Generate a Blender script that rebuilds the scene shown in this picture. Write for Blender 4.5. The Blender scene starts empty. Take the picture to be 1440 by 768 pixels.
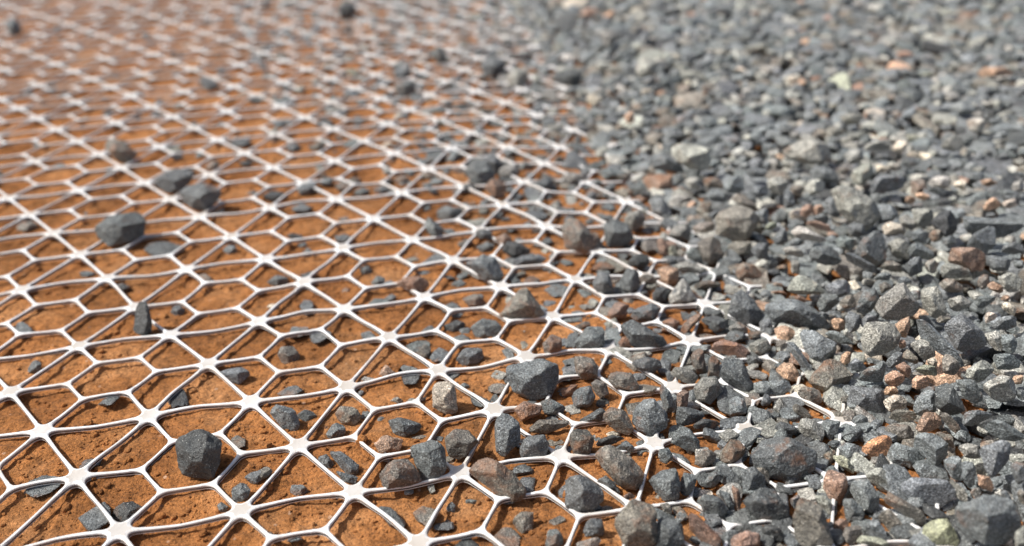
# Orange laterite soil, a white coextruded geogrid and crushed grey aggregate spread over its edge.
import bpy, bmesh, math, random
import numpy as np
from mathutils import Vector

random.seed(7)
rng = np.random.default_rng(7)
scene = bpy.context.scene
COL = scene.collection

# ------------------------------------------------------------------ camera model (metres; net plane is z = 0)
CAM = [0.0754743, -0.3990003, 0.2391091, 1.0907389, 0.0376242, -0.1845081, 1.3884008]
WARP_C = [[0.000894, 0.000385], [0.008066, 0.013031], [0.002326, 0.004169], [-0.010277, -0.013353], [-0.001611, -0.00653], [-0.00014, -0.001609]]
WARP_P = [[0.0, 0.0], [0.02, -0.03464], [0.04, -0.06928], [0.06, -0.10392], [0.08, -0.13856], [-0.02, 0.03464], [-0.04, 0.06928], [-0.06, 0.10392], [-0.08, 0.13856], [-0.1, 0.17321], [-0.12, 0.20785], [0.02, 0.03464], [0.04, 0.06928], [0.06, 0.10392], [0.08, 0.13856], [0.1, 0.17321], [-0.02, -0.03464], [-0.04, -0.06928], [-0.06, -0.03464], [-0.08, 0.0], [-0.02, -0.10392], [0.02, -0.10392], [0.06, -0.03464], [0.08, 0.0], [0.1, 0.03464], [0.12, 0.06928], [0.16, 0.13856], [0.1, -0.10392], [0.12, -0.06928], [0.14, -0.03464], [0.16, 0.0], [0.18, 0.03464], [0.1, -0.03464], [0.14, -0.10392], [0.18, -0.10392], [0.18, -0.03464], [0.14, 0.03464], [0.22, -0.03464], [0.24, 0.0], [0.26, 0.03464], [0.18, 0.10392], [0.1, 0.10392], [0.02, 0.10392], [0.0, 0.13856], [-0.02, 0.17321], [-0.04, 0.20785], [-0.02, 0.10392], [-0.06, 0.03464], [-0.12, 0.34641], [-0.1, 0.31177], [-0.08, 0.27713], [-0.06, 0.24249], [-0.14, 0.31177], [-0.14, 0.24249], [-0.1, 0.24249], [-0.02, 0.24249], [0.0, 0.27713], [-0.02, 0.31177], [-0.06, 0.31177], [0.02, 0.24249], [0.04, 0.20785], [0.06, 0.17321], [0.06, 0.24249], [0.08, 0.27713], [0.1, 0.24249], [0.12, 0.20785], [0.14, 0.17321], [0.14, 0.24249], [0.02, 0.17321], [0.18, 0.17321], [0.2, 0.20785], [0.22, 0.24249], [0.22, 0.17321], [0.24, 0.13856], [0.26, 0.10392], [0.2, -0.06928], [0.22, -0.10392], [0.26, -0.10392], [0.2, 0.06928]]
WARP_A = [[-0.001365, 0.00313], [0.000321, -0.00093], [0.001297, -0.004001], [-0.001593, -0.001999], [0.001645, 0.000456], [0.001312, -0.003463], [-0.006323, -0.004631], [0.001892, 0.005927], [-0.000624, -0.004728], [0.000785, 0.007081], [-3.7e-05, -0.002546], [0.000634, 0.001109], [-0.00083, -0.003538], [0.007063, 0.000182], [-0.002177, -0.002166], [0.003972, 0.002017], [-0.000179, -0.002823], [0.000255, 0.000666], [0.00024, 0.001908], [-0.00187, 0.004919], [-0.000971, 0.00119], [0.001009, 0.001355], [-0.001464, 0.003828], [0.000628, -0.003385], [-0.000444, -0.000551], [-0.001507, 0.002899], [0.001492, -0.000479], [0.000552, 0.003174], [-0.00479, -0.007837], [0.003181, 0.013478], [-0.001485, -0.009591], [-0.000249, 0.012335], [0.001064, -0.000261], [0.00212, -0.001226], [0.001027, 0.001983], [-0.000996, -0.004524], [0.001444, -0.001241], [0.004882, 0.007585], [-0.004201, -0.00591], [0.001957, 0.003677], [-0.001085, 0.00547], [-0.001412, -0.000553], [-0.003751, 0.003248], [-0.001937, -0.008515], [-0.00053, 0.004244], [-0.001022, -0.009183], [0.004175, -0.00014], [0.003804, 0.000568], [0.000452, -0.003929], [-0.001754, 0.002702], [0.001114, -0.006609], [-0.000742, 0.010045], [0.001353, 0.001162], [0.001303, 0.005868], [-0.000587, -0.003628], [0.000332, -0.002163], [0.003124, -0.00155], [-0.004701, 0.002264], [0.001762, -0.00076], [-0.004002, 0.002658], [0.002503, -0.003096], [-0.004886, 0.001967], [0.000779, -0.002172], [0.000212, 0.000662], [-0.000483, 0.004308], [-0.002547, -0.000879], [0.001182, -0.001618], [0.002737, 0.001496], [0.002669, 0.005616], [-0.003533, 0.005887], [0.004717, 0.002331], [-0.002959, -0.005226], [-0.001529, -0.008024], [0.00447, 0.003723], [-0.007299, -0.005377], [-0.001328, -0.001046], [-0.005173, -0.001851], [0.004214, 0.002751], [0.002878, -0.011331]]

# outlines of the single stones, in photo pixels (@ tile origin and zoom): colour, where it lies (s under the net, h in a net opening, n on the net, p in the bed), outline, name; the first tile's d outline is a shadow built as a stone
STONE_DATA = """
@0 192 4
b n 600,20 680,10 740,60 790,110 760,140 690,155 620,110 580,60 =brown stone standing behind the two touching grey stones
g n 870,240 960,185 1050,180 1085,215 1080,260 1000,325 930,320 870,275 =rear stone of the touching grey pair on the net
g n 1000,310 1060,275 1140,260 1240,290 1250,350 1200,400 1130,430 1060,400 1010,360 =front stone of the touching grey pair on the net
g s 1180,430 1260,400 1265,430 1200,450
g n 540,510 600,460 690,430 820,420 850,450 845,540 790,580 680,615 580,620 545,580 =large oblong grey stone lying across the left net
g s 805,635 850,590 940,585 1020,610 1040,640 960,680 850,685
b s 80,520 120,480 190,475 240,520 170,545 100,545
g s 1245,640 1290,605 1330,620 1340,660 1290,670
g s 440,750 500,745 550,780 540,803 470,805
g s 1290,30 1400,15 1440,40 1400,75 1310,60
d s 1330,140 1400,130 1440,150 1380,175
g s 460,440 490,420 500,440 475,455
b s 1140,170 1190,135 1240,150 1230,190 1160,195
g s 1385,320 1440,300 1460,320 1440,340 1390,345
@360 192 4
g s 170,60 220,35 265,60 250,95 190,95
b s 300,60 350,25 390,45 370,85 310,90
d s 30,330 100,300 170,320 150,360 60,365
g s 195,400 260,375 320,400 290,430 210,430
b s 440,275 480,250 530,280 520,315 460,310
g s 540,320 600,285 640,300 640,335 560,340
g s 655,295 720,275 760,300 740,325 670,330
b s 770,240 830,215 870,240 850,280 790,275
g s 950,110 1000,55 1060,90 1050,140 970,155
d s 1030,20 1090,5 1140,25 1110,45 1050,45
g n 1180,180 1220,130 1290,140 1350,220 1330,265 1220,270 1180,230
g n 1270,130 1340,100 1390,150 1380,200 1340,215
l n 1365,190 1420,150 1440,150 1480,190 1460,230 1380,225
r n 1285,290 1320,240 1400,235 1410,300 1400,350 1340,355 =pinkish brown stone standing upright on the net
g s 1020,415 1070,390 1160,405 1160,440 1100,475 1020,475
g n 945,500 970,450 1000,480 1060,520 1040,570 980,560
g s 1040,525 1100,515 1135,545 1100,565
l s 1200,480 1300,465 1310,490 1250,515
g n 1230,540 1270,515 1330,540 1320,585 1250,575
b s 1130,600 1180,575 1225,590 1200,625 1140,625
g s 440,560 500,545 560,570 520,605 450,605
g s 255,660 290,620 330,655 310,670 250,675
g s 230,605 280,590 290,620 240,630
d s 165,565 200,540 280,560 240,590
g s 920,720 1000,660 1080,650 1090,680 1000,720 930,735
g n 1180,716 1280,664 1348,684 1400,788 1360,824 1280,804
g s 1240,620 1300,590 1340,610 1330,650 1260,660
g s 460,460 520,450 530,475 470,480
g s 580,730 640,725 650,770 590,770
@480 256 3
d n 680,290 700,250 740,250 800,290 780,315 720,320 =very dark stone heaped behind the two big leaning stones
r n 650,240 690,215 720,235 715,265 670,270
g n 720,335 760,310 830,305 865,325 840,345 730,355
g s 765,20 830,10 860,45 840,80 780,85
l s 890,85 920,75 935,100 900,110
g s 745,135 800,110 870,135 870,170 800,160
l s 520,165 600,150 625,170 560,190
r n 230,430 270,400 340,400 380,435 340,465 260,450 =flat rust brown stone resting on a net rib
g s 105,520 140,490 200,490 210,520 160,535
g s 120,430 150,395 190,405 180,440 130,445
g s 75,375 100,355 130,370 125,390 90,395
g s 305,385 350,370 385,385 370,405 320,405
g s 460,430 500,410 530,430 520,455 470,455
g s 415,530 470,500 520,540 480,560 430,555
b s 510,490 570,470 620,510 600,540 540,530
g s 545,615 600,575 660,585 675,620 640,670 570,660 =faceted cube shaped grey stone in a net cell
d s 435,605 490,580 530,600 490,635 440,630
g s 460,660 510,640 545,660 530,685 470,685
b n 670,560 730,480 770,435 800,470 860,560 800,585 690,580 =brown grey pyramid shaped stone
b s 765,420 800,390 840,410 820,440 780,440
g s 850,455 900,425 960,440 950,485 880,490
b n 930,190 960,145 1000,160 1110,260 1100,290 1020,305 945,280 =large brown stained stone leaning on the net
g n 1100,165 1150,155 1210,180 1235,240 1190,275 1120,280 =dark blocky stone beside the leaning brown stone
l n 1190,170 1210,125 1270,120 1285,150 1265,190 1230,215
b s 1040,370 1090,335 1150,335 1170,370 1100,385
g n 1060,420 1090,380 1130,390 1155,465 1100,480 1065,450
g n 1175,410 1210,360 1250,375 1260,440 1220,475 1185,460
d n 1205,340 1240,305 1290,300 1300,345 1260,375
b n 1255,400 1290,385 1340,405 1320,435 1265,425
o n 1340,370 1380,350 1425,375 1420,420 1380,445 1350,420 =pinkish tan stone near the net edge
r n 1330,245 1355,235 1395,285 1390,315 1345,310
y n 1375,285 1400,260 1420,295 1410,320 1385,310 =small olive green oval stone
g n 1310,470 1350,440 1395,455 1370,510 1320,505
g n 1380,500 1410,440 1440,425 1470,470 1430,520
g n 1210,565 1250,530 1320,510 1350,530 1320,590 1260,590
g n 1180,610 1230,580 1290,620 1380,665 1395,690 1310,705 1230,700 =wide dark wedge stone in the net zone
r n 1120,560 1160,500 1215,520 1190,570 1140,580
r n 1350,595 1390,570 1430,590 1410,630
g n 985,680 1040,605 1105,600 1110,690 1060,710 990,710 =grey block with a flat front standing behind a node
b n 850,680 890,640 930,650 930,710 880,735 855,720
g s 930,700 960,640 1010,610 990,710 940,710
b s 315,720 350,685 380,700 370,750 330,745
g s 370,740 410,690 460,720 440,770 380,770
g s 475,760 520,700 590,700 605,740 570,770 500,785
g s 675,710 705,690 730,720 745,755 700,765
r n 1190,650 1220,665 1225,700 1180,705 1165,680
g s 80,640 120,625 150,655 130,680 90,670
l s 1000,520 1040,515 1070,535 1030,555
@720 192 4
l n 250,230 330,205 420,205 430,240 340,260 260,250
g n 140,250 200,225 240,250 220,295 160,290
g p 470,190 560,175 640,200 640,240 520,250
l p 850,60 960,40 1100,70 1110,130 1090,190 1000,180 900,110 =broad pale grey slab at the top of the gravel slope
g p 780,110 840,90 940,160 1000,200 900,200 800,180
r p 735,230 820,210 900,215 900,290 820,315 740,280 =dusty pink stone beyond the net edge
r p 680,270 730,260 740,300 690,295
b p 575,310 620,285 690,310 680,350 600,345
l p 880,370 920,325 1000,330 1010,380 950,415 890,405
g p 770,360 830,340 870,370 900,440 860,460 790,430
o p 980,410 1000,365 1040,365 1035,410 1000,440
b p 1035,420 1060,365 1120,370 1120,420 1070,445
b p 1145,470 1200,390 1260,375 1370,425 1380,480 1320,580 1200,575 1135,540 =big squarish stone with a rusty top corner
b p 1015,510 1070,480 1140,485 1130,560 1040,570
l n 885,540 920,495 990,490 1020,560 1000,590 890,570
g p 1195,280 1230,230 1290,220 1310,300 1260,325 1200,310
l p 965,255 1000,230 1055,235 1060,290 1010,300
b p 1065,250 1110,230 1180,240 1180,290 1080,290
g p 1090,330 1130,295 1210,320 1200,370 1120,365
g p 1310,310 1360,280 1440,280 1440,330 1390,345
b p 1220,350 1290,320 1380,390 1350,410 1260,375
g p 1365,420 1420,400 1440,410 1440,490 1390,490
g p 1100,440 1160,410 1190,420 1140,475
b p 980,445 1010,440 1090,465 1070,490 985,485
b p 1040,600 1075,560 1160,570 1190,660 1130,730 1080,700 1060,640
g p 975,650 1030,620 1075,680 1070,725 1000,700
g p 1180,700 1200,670 1300,700 1260,745 1180,740
b p 1205,620 1250,590 1350,590 1330,660 1260,680 1210,650
g p 1340,640 1390,590 1440,610 1440,690 1400,700
l n 910,720 970,695 1100,745 1060,790 950,775
o n 800,750 870,725 940,750 930,790 820,795
b p 1255,770 1300,710 1390,740 1400,800 1290,830
l p 1345,730 1400,690 1440,700 1440,760 1370,760
g p 900,215 950,210 970,250 930,270 905,255
r p 905,285 970,285 975,305 910,308
g p 1290,195 1350,170 1440,190 1420,230 1330,230
@1080 192 4
l p 70,90 150,40 270,10 340,50 350,140 250,160 110,130 =large tan grey boulder highest on the gravel
l p 425,110 470,65 530,85 540,130 470,160
g p 350,120 390,85 430,110 430,150 370,160
w p 600,150 660,160 700,200 650,210 605,205 =small cream wedge in the upper gravel
g p 545,290 600,230 740,210 785,240 760,280 680,320 580,320 =flat grey slab above the round pale boulder
l p 450,220 510,160 580,150 590,220 540,270 470,270
b p 375,180 410,165 455,185 440,215 400,210
l p 360,310 420,280 500,300 600,370 620,450 560,520 480,490 410,430 =big rounded pale grey boulder
g p 320,360 345,335 390,360 415,430 390,460 340,440
g p 90,300 130,300 155,370 130,410 90,400
r p 175,430 200,385 240,380 250,430 210,460
o p 245,410 280,380 320,400 300,440 250,445
g p 240,460 290,425 345,450 330,490 270,490
r p 180,480 260,470 355,505 340,535 250,520 =flat reddish flake in the gravel
l p 110,520 170,500 270,540 330,580 300,595 180,580
g p 440,520 480,475 540,500 540,560 480,565
w p 630,510 680,480 760,500 765,540 690,560 640,550 =tan lozenge stone in the gravel
l p 740,460 780,430 840,500 810,530 750,500
l p 805,410 940,400 930,460 880,520 830,490
d p 920,480 970,410 1050,430 1060,520 1010,580 930,510
g p 1060,420 1180,410 1350,450 1460,480 1470,560 1300,600 1150,610 1060,590 =very large grey slab cut by the photo edge
g p 1100,610 1210,505 1270,510 1280,610 1230,650 1120,640
g p 1270,650 1330,600 1440,590 1440,650 1350,670
r p 950,660 1010,625 1190,625 1220,690 1200,750 1150,760 1060,710 960,690 =pinkish cylinder shaped stone
g p 1220,660 1300,665 1370,690 1350,750 1270,760 1230,720
g p 1370,690 1440,690 1440,750 1390,740
g p 750,630 820,585 900,620 940,680 880,695 770,660
g p 780,540 840,515 900,540 890,600 810,590
l p 670,600 730,565 790,600 750,630 790,690 700,680
g p 480,650 560,540 600,525 650,560 665,680 620,720 540,710 =tall triangular grey stone in the gravel
g p 770,720 810,680 865,680 865,760 790,790
l p 880,720 920,685 960,710 940,770 890,760
b p 615,740 680,690 760,730 750,765 640,760
g p 410,690 470,650 560,720 670,770 600,780 460,730
g p 230,650 300,600 380,630 415,700 350,730 250,700
g p 370,580 430,555 510,590 470,640 400,630
l p 75,625 110,610 215,650 190,685 95,660
g p 110,590 150,565 195,585 180,615 125,615
l p 130,690 160,680 180,720 175,770 130,770
y p 0,490 40,475 55,500 20,530 -20,520 =pale greenish oval pebble
l p 200,280 250,240 320,250 310,310 230,330
b p 110,280 170,265 205,290 190,330 140,335
g p 20,580 100,500 110,590 60,610
o p 820,310 870,310 915,340 880,360 830,345
o p 770,345 810,325 835,355 810,385 780,380
l p 870,260 960,210 1030,240 1010,290 920,290
g p 840,300 920,280 1010,300 1000,340 920,330
w p 1040,265 1080,230 1120,260 1115,300 1070,305
o p 1190,240 1280,235 1290,265 1210,290
o p 1210,390 1260,340 1320,380 1280,410 1220,420 =tan stone above the very large slab
w p 1310,370 1390,340 1400,390 1340,410
l p 1350,290 1440,220 1440,300 1400,310
g p 1270,300 1350,290 1400,325 1330,335
l p 530,50 600,20 680,10 690,60 620,90 540,80
w p 700,60 740,20 790,40 770,90 710,90
l p 950,60 1010,0 1090,-10 1095,60 1050,85 980,80
g p 590,120 640,95 700,110 660,140
l p 665,160 700,135 760,170 730,195 680,190
g p 720,140 800,100 860,150 790,180
g p 590,370 700,380 730,440 690,490 620,480
l p 0,250 60,220 120,260 80,330 10,310
g p 210,200 300,160 380,200 400,250 330,260 250,240
g p 970,580 1040,550 1060,600 1000,620
b p 900,560 930,525 985,530 980,580 930,595
l p 960,740 1000,715 1130,730 1140,790 1060,810 960,790
@0 384 4
d n 745,350 765,200 790,155 830,165 850,260 855,350 800,358 =tall slim dark stone standing upright by a node
g s 955,220 970,185 1010,180 1045,215 1020,245 970,240
g s 90,270 130,265 190,320 150,380 110,385 85,330
g s 145,560 185,490 230,485 235,540 190,575
g s 545,745 580,710 660,670 685,690 640,740 580,760
d s 940,720 1000,635 1030,640 1060,700 1070,750 960,765
g s 1240,560 1300,530 1390,530 1430,580 1380,610 1320,635 1270,590
g s 640,70 690,55 735,75 700,105 650,100
b s 1100,20 1150,0 1200,30 1180,60 1120,50
@360 384 4
g s 65,50 110,10 180,20 200,60 140,75 80,70
g s 245,10 330,-15 330,25 270,40
g s 245,190 265,145 320,150 325,210 300,250 265,245
w s 55,190 90,170 130,180 110,210 65,205 =little pale pebble in the soil
g s 185,340 200,300 295,300 300,340 250,370 190,375
g s 300,360 320,315 390,310 430,340 400,380 350,420 310,400
b h 105,470 140,415 220,410 270,490 240,515 120,515 =brown grey stone filling half a net hexagon
g s 115,680 170,640 230,630 270,660 220,695 130,700
g s 595,365 620,335 660,340 690,375 640,395
o s 690,570 730,510 780,560 785,595 720,600
g s 815,580 850,545 930,570 910,630 830,635
b s 750,720 790,690 830,720 810,745
g s 1140,635 1170,615 1205,635 1190,665 1150,660
b s 1305,640 1350,615 1410,625 1420,670 1360,690 1310,675
g s 1205,700 1260,690 1320,720 1340,765 1280,770 1215,740
b s 480,95 510,80 545,95 530,120 480,120
@480 512 3
w n 385,80 430,65 475,85 490,205 440,210 390,180 =pale mottled stone hanging below a node
r n 730,190 770,155 850,180 840,210 760,245
g n 840,160 880,145 950,180 940,210 860,215
@720 384 4
l s 380,200 420,175 480,190 460,225 400,225
r n 530,240 590,205 655,220 640,250 570,265
b s 835,280 870,255 940,270 930,320 870,330
r n 940,310 1000,250 1070,210 1060,260 980,345 945,340 =long rust coloured stone pointing up to a node
g n 1070,300 1150,260 1220,260 1210,310 1160,335
l n 1220,300 1270,270 1330,310 1320,350 1230,350
g n 1210,220 1240,130 1290,90 1340,130 1410,220 1400,270 1340,305 1250,270 =big pointed grey stone over the net edge
l n 880,130 930,70 960,25 990,60 1035,140 1000,175 890,180
d n 785,130 820,75 890,85 890,120 850,175 800,165
b n 1015,70 1080,40 1180,45 1170,75 1050,105
r n 1080,420 1170,370 1290,400 1340,450 1310,490 1180,460
b n 1005,430 1030,405 1075,430 1100,570 1040,565 1010,500
b n 1105,490 1130,450 1170,500 1165,590 1100,585
g n 1180,530 1220,460 1280,475 1340,580 1360,650 1320,680 1230,640 1175,580 =big smooth oval grey stone near the net edge
l n 1315,410 1370,365 1440,380 1460,430 1400,470 1340,450
l n 870,550 930,525 1010,540 1050,590 1010,635 930,600
g n 660,505 750,470 830,490 845,530 790,565 700,540
b n 540,590 590,545 670,560 720,640 690,670 580,650
b n 350,470 440,465 480,520 480,590 400,605 360,570
g n -30,520 20,490 180,485 255,520 255,600 210,690 110,710 10,660 -25,590 =broad dark flat faced stone covering a rib
g n 335,690 380,635 440,635 470,700 430,760 350,755 =rounded grey stone beside the broad dark one
b n 440,620 480,595 530,620 550,680 500,710 460,670
r n 270,660 330,630 370,630 340,690 290,695
g n 830,650 850,605 900,680 915,768 860,800 840,730
r n 920,710 950,640 985,620 1000,700 980,770 930,790
l n 1020,650 1070,590 1150,590 1185,660 1120,740 1040,715 =light grey round stone near the net edge
b s 345,300 440,260 440,300 380,330
g p 1390,260 1440,240 1470,300 1440,360 1400,340
l p 1380,160 1440,130 1460,200 1400,190
g p 1330,100 1400,80 1430,110 1370,130
g p 1360,620 1440,600 1470,650 1440,700 1370,690
g p 1220,720 1260,680 1310,720 1320,790 1230,800
g s 270,580 340,545 360,580 330,615 270,610
@1080 384 4
g p -20,150 100,140 190,160 345,270 330,320 200,310 40,290 -10,230 =broad grey slab past the net edge
l p 90,80 140,15 200,15 310,85 320,110 220,125 100,100
g p 310,80 390,30 460,50 460,110 400,140 320,115
g p 270,170 320,110 390,120 390,170 330,220 280,210
b p 400,170 440,120 490,130 490,190 430,200
g p 490,210 530,110 600,80 625,160 570,225 510,230
l p 605,180 690,80 760,60 850,190 820,230 700,280 640,240 =big tan stone with a yellowish top and shaded underside
l p 870,80 940,65 1000,160 1010,230 930,250 860,180
l p 1000,140 1080,115 1150,180 1090,215 1020,210
b p 950,50 1000,30 1090,45 1090,105 1000,110
b p 1170,70 1200,0 1240,10 1250,60 1210,95
l p 1290,20 1350,-10 1430,20 1420,90 1370,120 1310,80
r p 1230,70 1260,45 1340,85 1310,115 1250,100
g p 1150,160 1220,120 1290,140 1230,190 1190,205
w p 1215,240 1240,215 1300,235 1250,280 1220,285
w p 1310,180 1350,160 1400,200 1380,240 1330,220
g p 1240,290 1320,240 1400,240 1390,300 1310,330
o p 1305,135 1340,115 1365,135 1350,160 1310,155
g p 990,310 1070,225 1120,250 1220,340 1220,400 1130,450 1070,440 1020,380 =large peaked grey stone by the long slanted bar
l p 525,390 550,290 620,275 700,290 740,350 720,410 640,460 550,470 =rounded square stone with an orange stain
o p 705,300 790,235 800,280 780,360 740,360 =cream pink wedge poking up
g p 800,330 830,255 900,270 1020,380 1130,500 1100,525 1000,460 880,380 =long slanted bar of grey stone
l p 800,400 860,370 920,400 940,460 880,495 830,450
b p 985,450 1010,445 1090,520 1050,570 980,560
l p 1080,555 1170,480 1240,490 1270,550 1190,620 1120,600
l p 1220,340 1280,320 1340,380 1310,440 1240,420
g p 1310,340 1370,330 1410,410 1380,450 1320,440
g p 1260,460 1330,445 1420,460 1410,530 1300,560
o p 350,265 390,250 435,270 430,320 380,320 =small bright orange stone in grey gravel
g p 435,250 460,215 530,240 510,310 460,340 440,300
g p 510,270 560,235 640,250 600,290 530,310
o p 30,310 70,285 150,320 170,370 100,400 50,370
g p 185,340 210,305 290,350 390,400 370,450 300,505 230,490 =grey heart shaped stone in the gravel
g p 310,340 360,315 480,370 490,400 410,400
g p 100,400 140,380 210,470 260,550 230,580 160,500
g p 20,480 60,435 110,440 160,490 100,515
o p 40,540 80,500 130,500 200,600 140,610 60,590 =rust orange soil caked stone at the net edge
b p 240,590 330,490 390,490 480,590 420,650 350,675 250,630 =big brown stone with rusty corners
o p 430,440 470,440 460,500 420,520 400,480
g p 440,540 480,470 580,540 540,555
g p 480,590 600,550 640,490 665,510 640,610 560,620
g p 430,730 470,620 630,620 650,710 640,790 540,800 420,790 =large grey block with a square face
o p 660,580 700,540 790,590 730,640 660,630
r p 715,520 760,495 810,540 790,590 740,560
o p 790,640 830,560 940,600 900,640 850,655 =flat pink stone in the gravel
y p 810,530 890,510 960,540 940,580 830,560
w p 885,500 930,460 960,510 940,540 =small white quartz chip
o p 645,650 700,630 740,670 700,690 650,685
w p 640,720 700,680 770,700 780,750 710,790 650,760 =pale cream rounded stone
g p 810,760 870,650 930,640 945,768 920,800 830,800
d p 940,640 1010,610 1090,700 1110,780 1000,800 950,750
g p 1050,590 1120,570 1210,640 1210,710 1130,740 1080,680
l p 1205,640 1290,570 1380,600 1390,700 1290,730
o p 1365,590 1410,565 1440,580 1430,620 1390,630
b p 160,670 200,640 280,650 310,720 250,750 180,700
g p 0,610 110,600 130,650 70,700 0,690
g p 660,500 720,440 760,450 750,500 690,540
b p 740,470 780,420 850,490 830,510 760,490
o p 735,400 750,365 780,390 770,420 740,425
g p 1390,650 1440,640 1440,720 1400,700
g p 590,20 650,-10 700,10 680,40 600,40
g p 700,40 760,10 820,50 760,75
b p 620,60 660,45 700,80 640,120
b p 0,50 80,55 85,90 10,95
r p 0,110 80,95 120,130 0,135
r p 140,130 190,125 230,165 180,165
g p 800,100 860,90 860,150 820,150
b p 930,260 1000,235 1030,260 970,285
@0 576 4
d h 985,180 1020,140 1110,110 1200,140 1250,190 1230,340 1190,400 1130,395 1010,350 990,270 =large black grey block standing in a net hexagon
b s 1285,180 1330,140 1385,165 1380,220 1320,230
g s 430,330 480,280 580,270 560,320 450,355
g s 125,480 160,400 260,360 350,380 340,430 250,500 180,520 =oval grey stone crossed by a rib in the near left
g s 435,610 560,540 600,505 630,550 610,640 560,685 490,690
d s 630,600 660,530 760,515 815,550 760,610 690,640 635,640
g s 1300,450 1360,405 1415,420 1410,490 1350,530 1310,505
g s 1370,380 1440,340 1500,330 1510,370 1430,430
g s 1220,540 1260,505 1290,550 1260,590 1220,580
@360 576 4
g s 80,20 110,-30 220,0 250,100 200,140 130,90
g s 230,30 270,0 330,0 355,30 310,75 250,75
b s 440,20 480,-20 560,-10 600,50 550,100 470,70
g s 390,140 440,70 510,90 500,140 420,175
g s 740,60 800,40 940,85 930,115 830,160 770,130
o s 660,190 720,140 830,170 800,240 700,250 =pale pink stone half sunk in the soil
b s 840,160 950,140 980,160 880,180
b n 1060,160 1120,110 1190,120 1250,180 1160,285 1080,260
g n 870,200 1010,165 1060,230 1070,340 1000,400 950,410 890,300 =dark square stone leaning on a brown grey stone
b n 690,370 760,290 860,275 940,400 850,440 730,455 =brown grey stone with a shaded front facet
g n 1340,80 1380,10 1440,30 1480,70 1490,170 1400,265 1350,240 =upright dark oval stone beside a node
g s 350,270 400,250 440,310 410,345 360,310
g s 400,235 470,230 580,310 570,370 520,380
g s 445,340 520,370 580,380 560,430 490,410
g s 190,470 200,420 260,420 330,480 220,490
g s 670,560 700,530 760,545 850,640 820,695 760,670 =smooth dark cylinder stone on the near soil
b s 875,580 940,535 1020,560 1010,620 960,660 900,630
g s 1065,550 1100,510 1125,540 1115,590 1080,585
g s 1175,510 1210,500 1250,515 1220,545 1180,535
b n 1200,350 1260,275 1310,265 1440,345 1520,450 1500,500 1430,520 1300,440 =large slanting brown grey slab on the near net
b s 1320,730 1390,660 1440,660 1490,720 1480,790 1340,790
b s 40,710 80,685 150,740 90,755
g s 165,740 220,690 280,735 200,755
b s -30,400 0,350 60,315 95,350 40,400 0,420
d s 1055,640 1080,600 1095,650 1070,665
@720 576 4
g n 40,220 70,145 180,145 210,190 205,270 150,285 50,275 =small square grey block behind the near right node
b n 100,100 150,60 330,50 310,90 200,135 110,130
b n 320,150 370,95 430,90 460,160 440,270 350,260
g n 380,60 500,-10 540,20 500,70 400,80
b n 500,40 560,-10 640,10 690,110 660,150 560,110
g n 675,60 690,0 730,-65 800,-60 865,20 870,100 790,150 700,110 =large rounded grey stone above a bare node
d n 470,180 560,140 640,160 560,200 480,210
g n 580,220 640,170 690,210 680,245 600,240
b n 465,250 490,195 560,200 700,280 750,390 700,450 620,440 520,350 =long brown speckled stone slanting down right
g n 300,380 420,375 500,440 520,500 450,570 370,590 305,560 =dark five sided stone over bare soil
g n 760,390 850,310 920,310 950,440 930,510 860,520 790,440
g s 470,400 530,370 600,430 625,490 560,460
g n 830,220 880,210 910,270 870,310 820,280
g n 880,180 910,130 1000,105 1070,200 1050,245 950,220
b n 1000,300 1080,220 1160,220 1140,290 1080,330
b n 1160,270 1230,160 1290,155 1320,240 1250,310 1180,300
g n 945,400 970,335 1035,340 1040,410 1000,490 950,500
g n 1060,440 1120,350 1200,335 1190,380 1130,440
g n 1150,440 1170,415 1230,470 1260,560 1220,590
g n 1050,510 1100,460 1180,490 1230,590 1180,625 1080,600
b n 580,620 690,490 800,510 815,640 800,768 650,790 590,700 =big grey stone with brown specks at the bottom edge
g n 820,600 870,585 960,650 970,768 900,800 810,780
g n 400,680 430,615 500,610 525,680 510,710 410,720
l n 360,750 480,715 520,730 460,790 380,790
r n 950,620 1010,560 1080,620 1190,730 1170,790 1100,780 =long brown striped stone at the bottom edge
b s 0,620 50,575 120,580 120,690 40,710
g s 185,730 210,665 260,665 295,740 270,800 190,790 =dark egg shaped stone at the bottom edge
r n 620,490 660,465 700,490 640,515
b p 1290,350 1360,320 1440,340 1440,440 1310,430
r n 1230,370 1260,440 1300,500 1270,590 1240,500
g n 915,60 930,-20 1060,-10 1080,50 1000,90 920,100
d n 1010,90 1080,50 1180,70 1140,110 1050,120
b n 830,530 880,520 915,590 860,590
@960 512 3
g n 283,340 300,290 380,275 480,320 575,375 560,450 500,490 380,490 300,430 =biggest dark grey stone covering the net edge
g n 240,590 330,520 380,520 460,640 420,680 330,670 =dark wedge below the biggest dark stone
g n 240,450 300,430 370,500 330,540 260,560
d n 320,680 370,670 430,700 420,750 350,740
r n 200,720 260,700 330,720 320,768 210,790
b n 590,380 640,360 650,400 610,430
@1080 576 4
l n 150,90 190,45 300,70 320,150 290,195 210,165
g n 305,70 340,45 410,50 400,110 350,175 310,130
g n 20,110 70,70 150,80 160,140 90,150
O p 520,230 560,180 640,140 690,160 690,250 630,295 550,285 =bright salmon orange rounded stone
g p 690,220 720,180 880,230 870,290 810,330 690,280
g p 800,190 850,140 920,130 1040,210 1000,260 940,315 890,250
b p 940,135 970,120 1060,190 1040,215 960,180
g p 420,150 500,90 535,120 500,180 430,180
g p 390,220 420,180 520,200 520,280 460,290
y p 360,260 390,235 490,310 480,360 420,330
r p 310,430 340,330 430,350 450,440 400,535 350,510 =upright pinkish red stone by the last net ribs
l p 530,330 580,310 680,340 720,420 690,465 600,440 550,380
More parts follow.
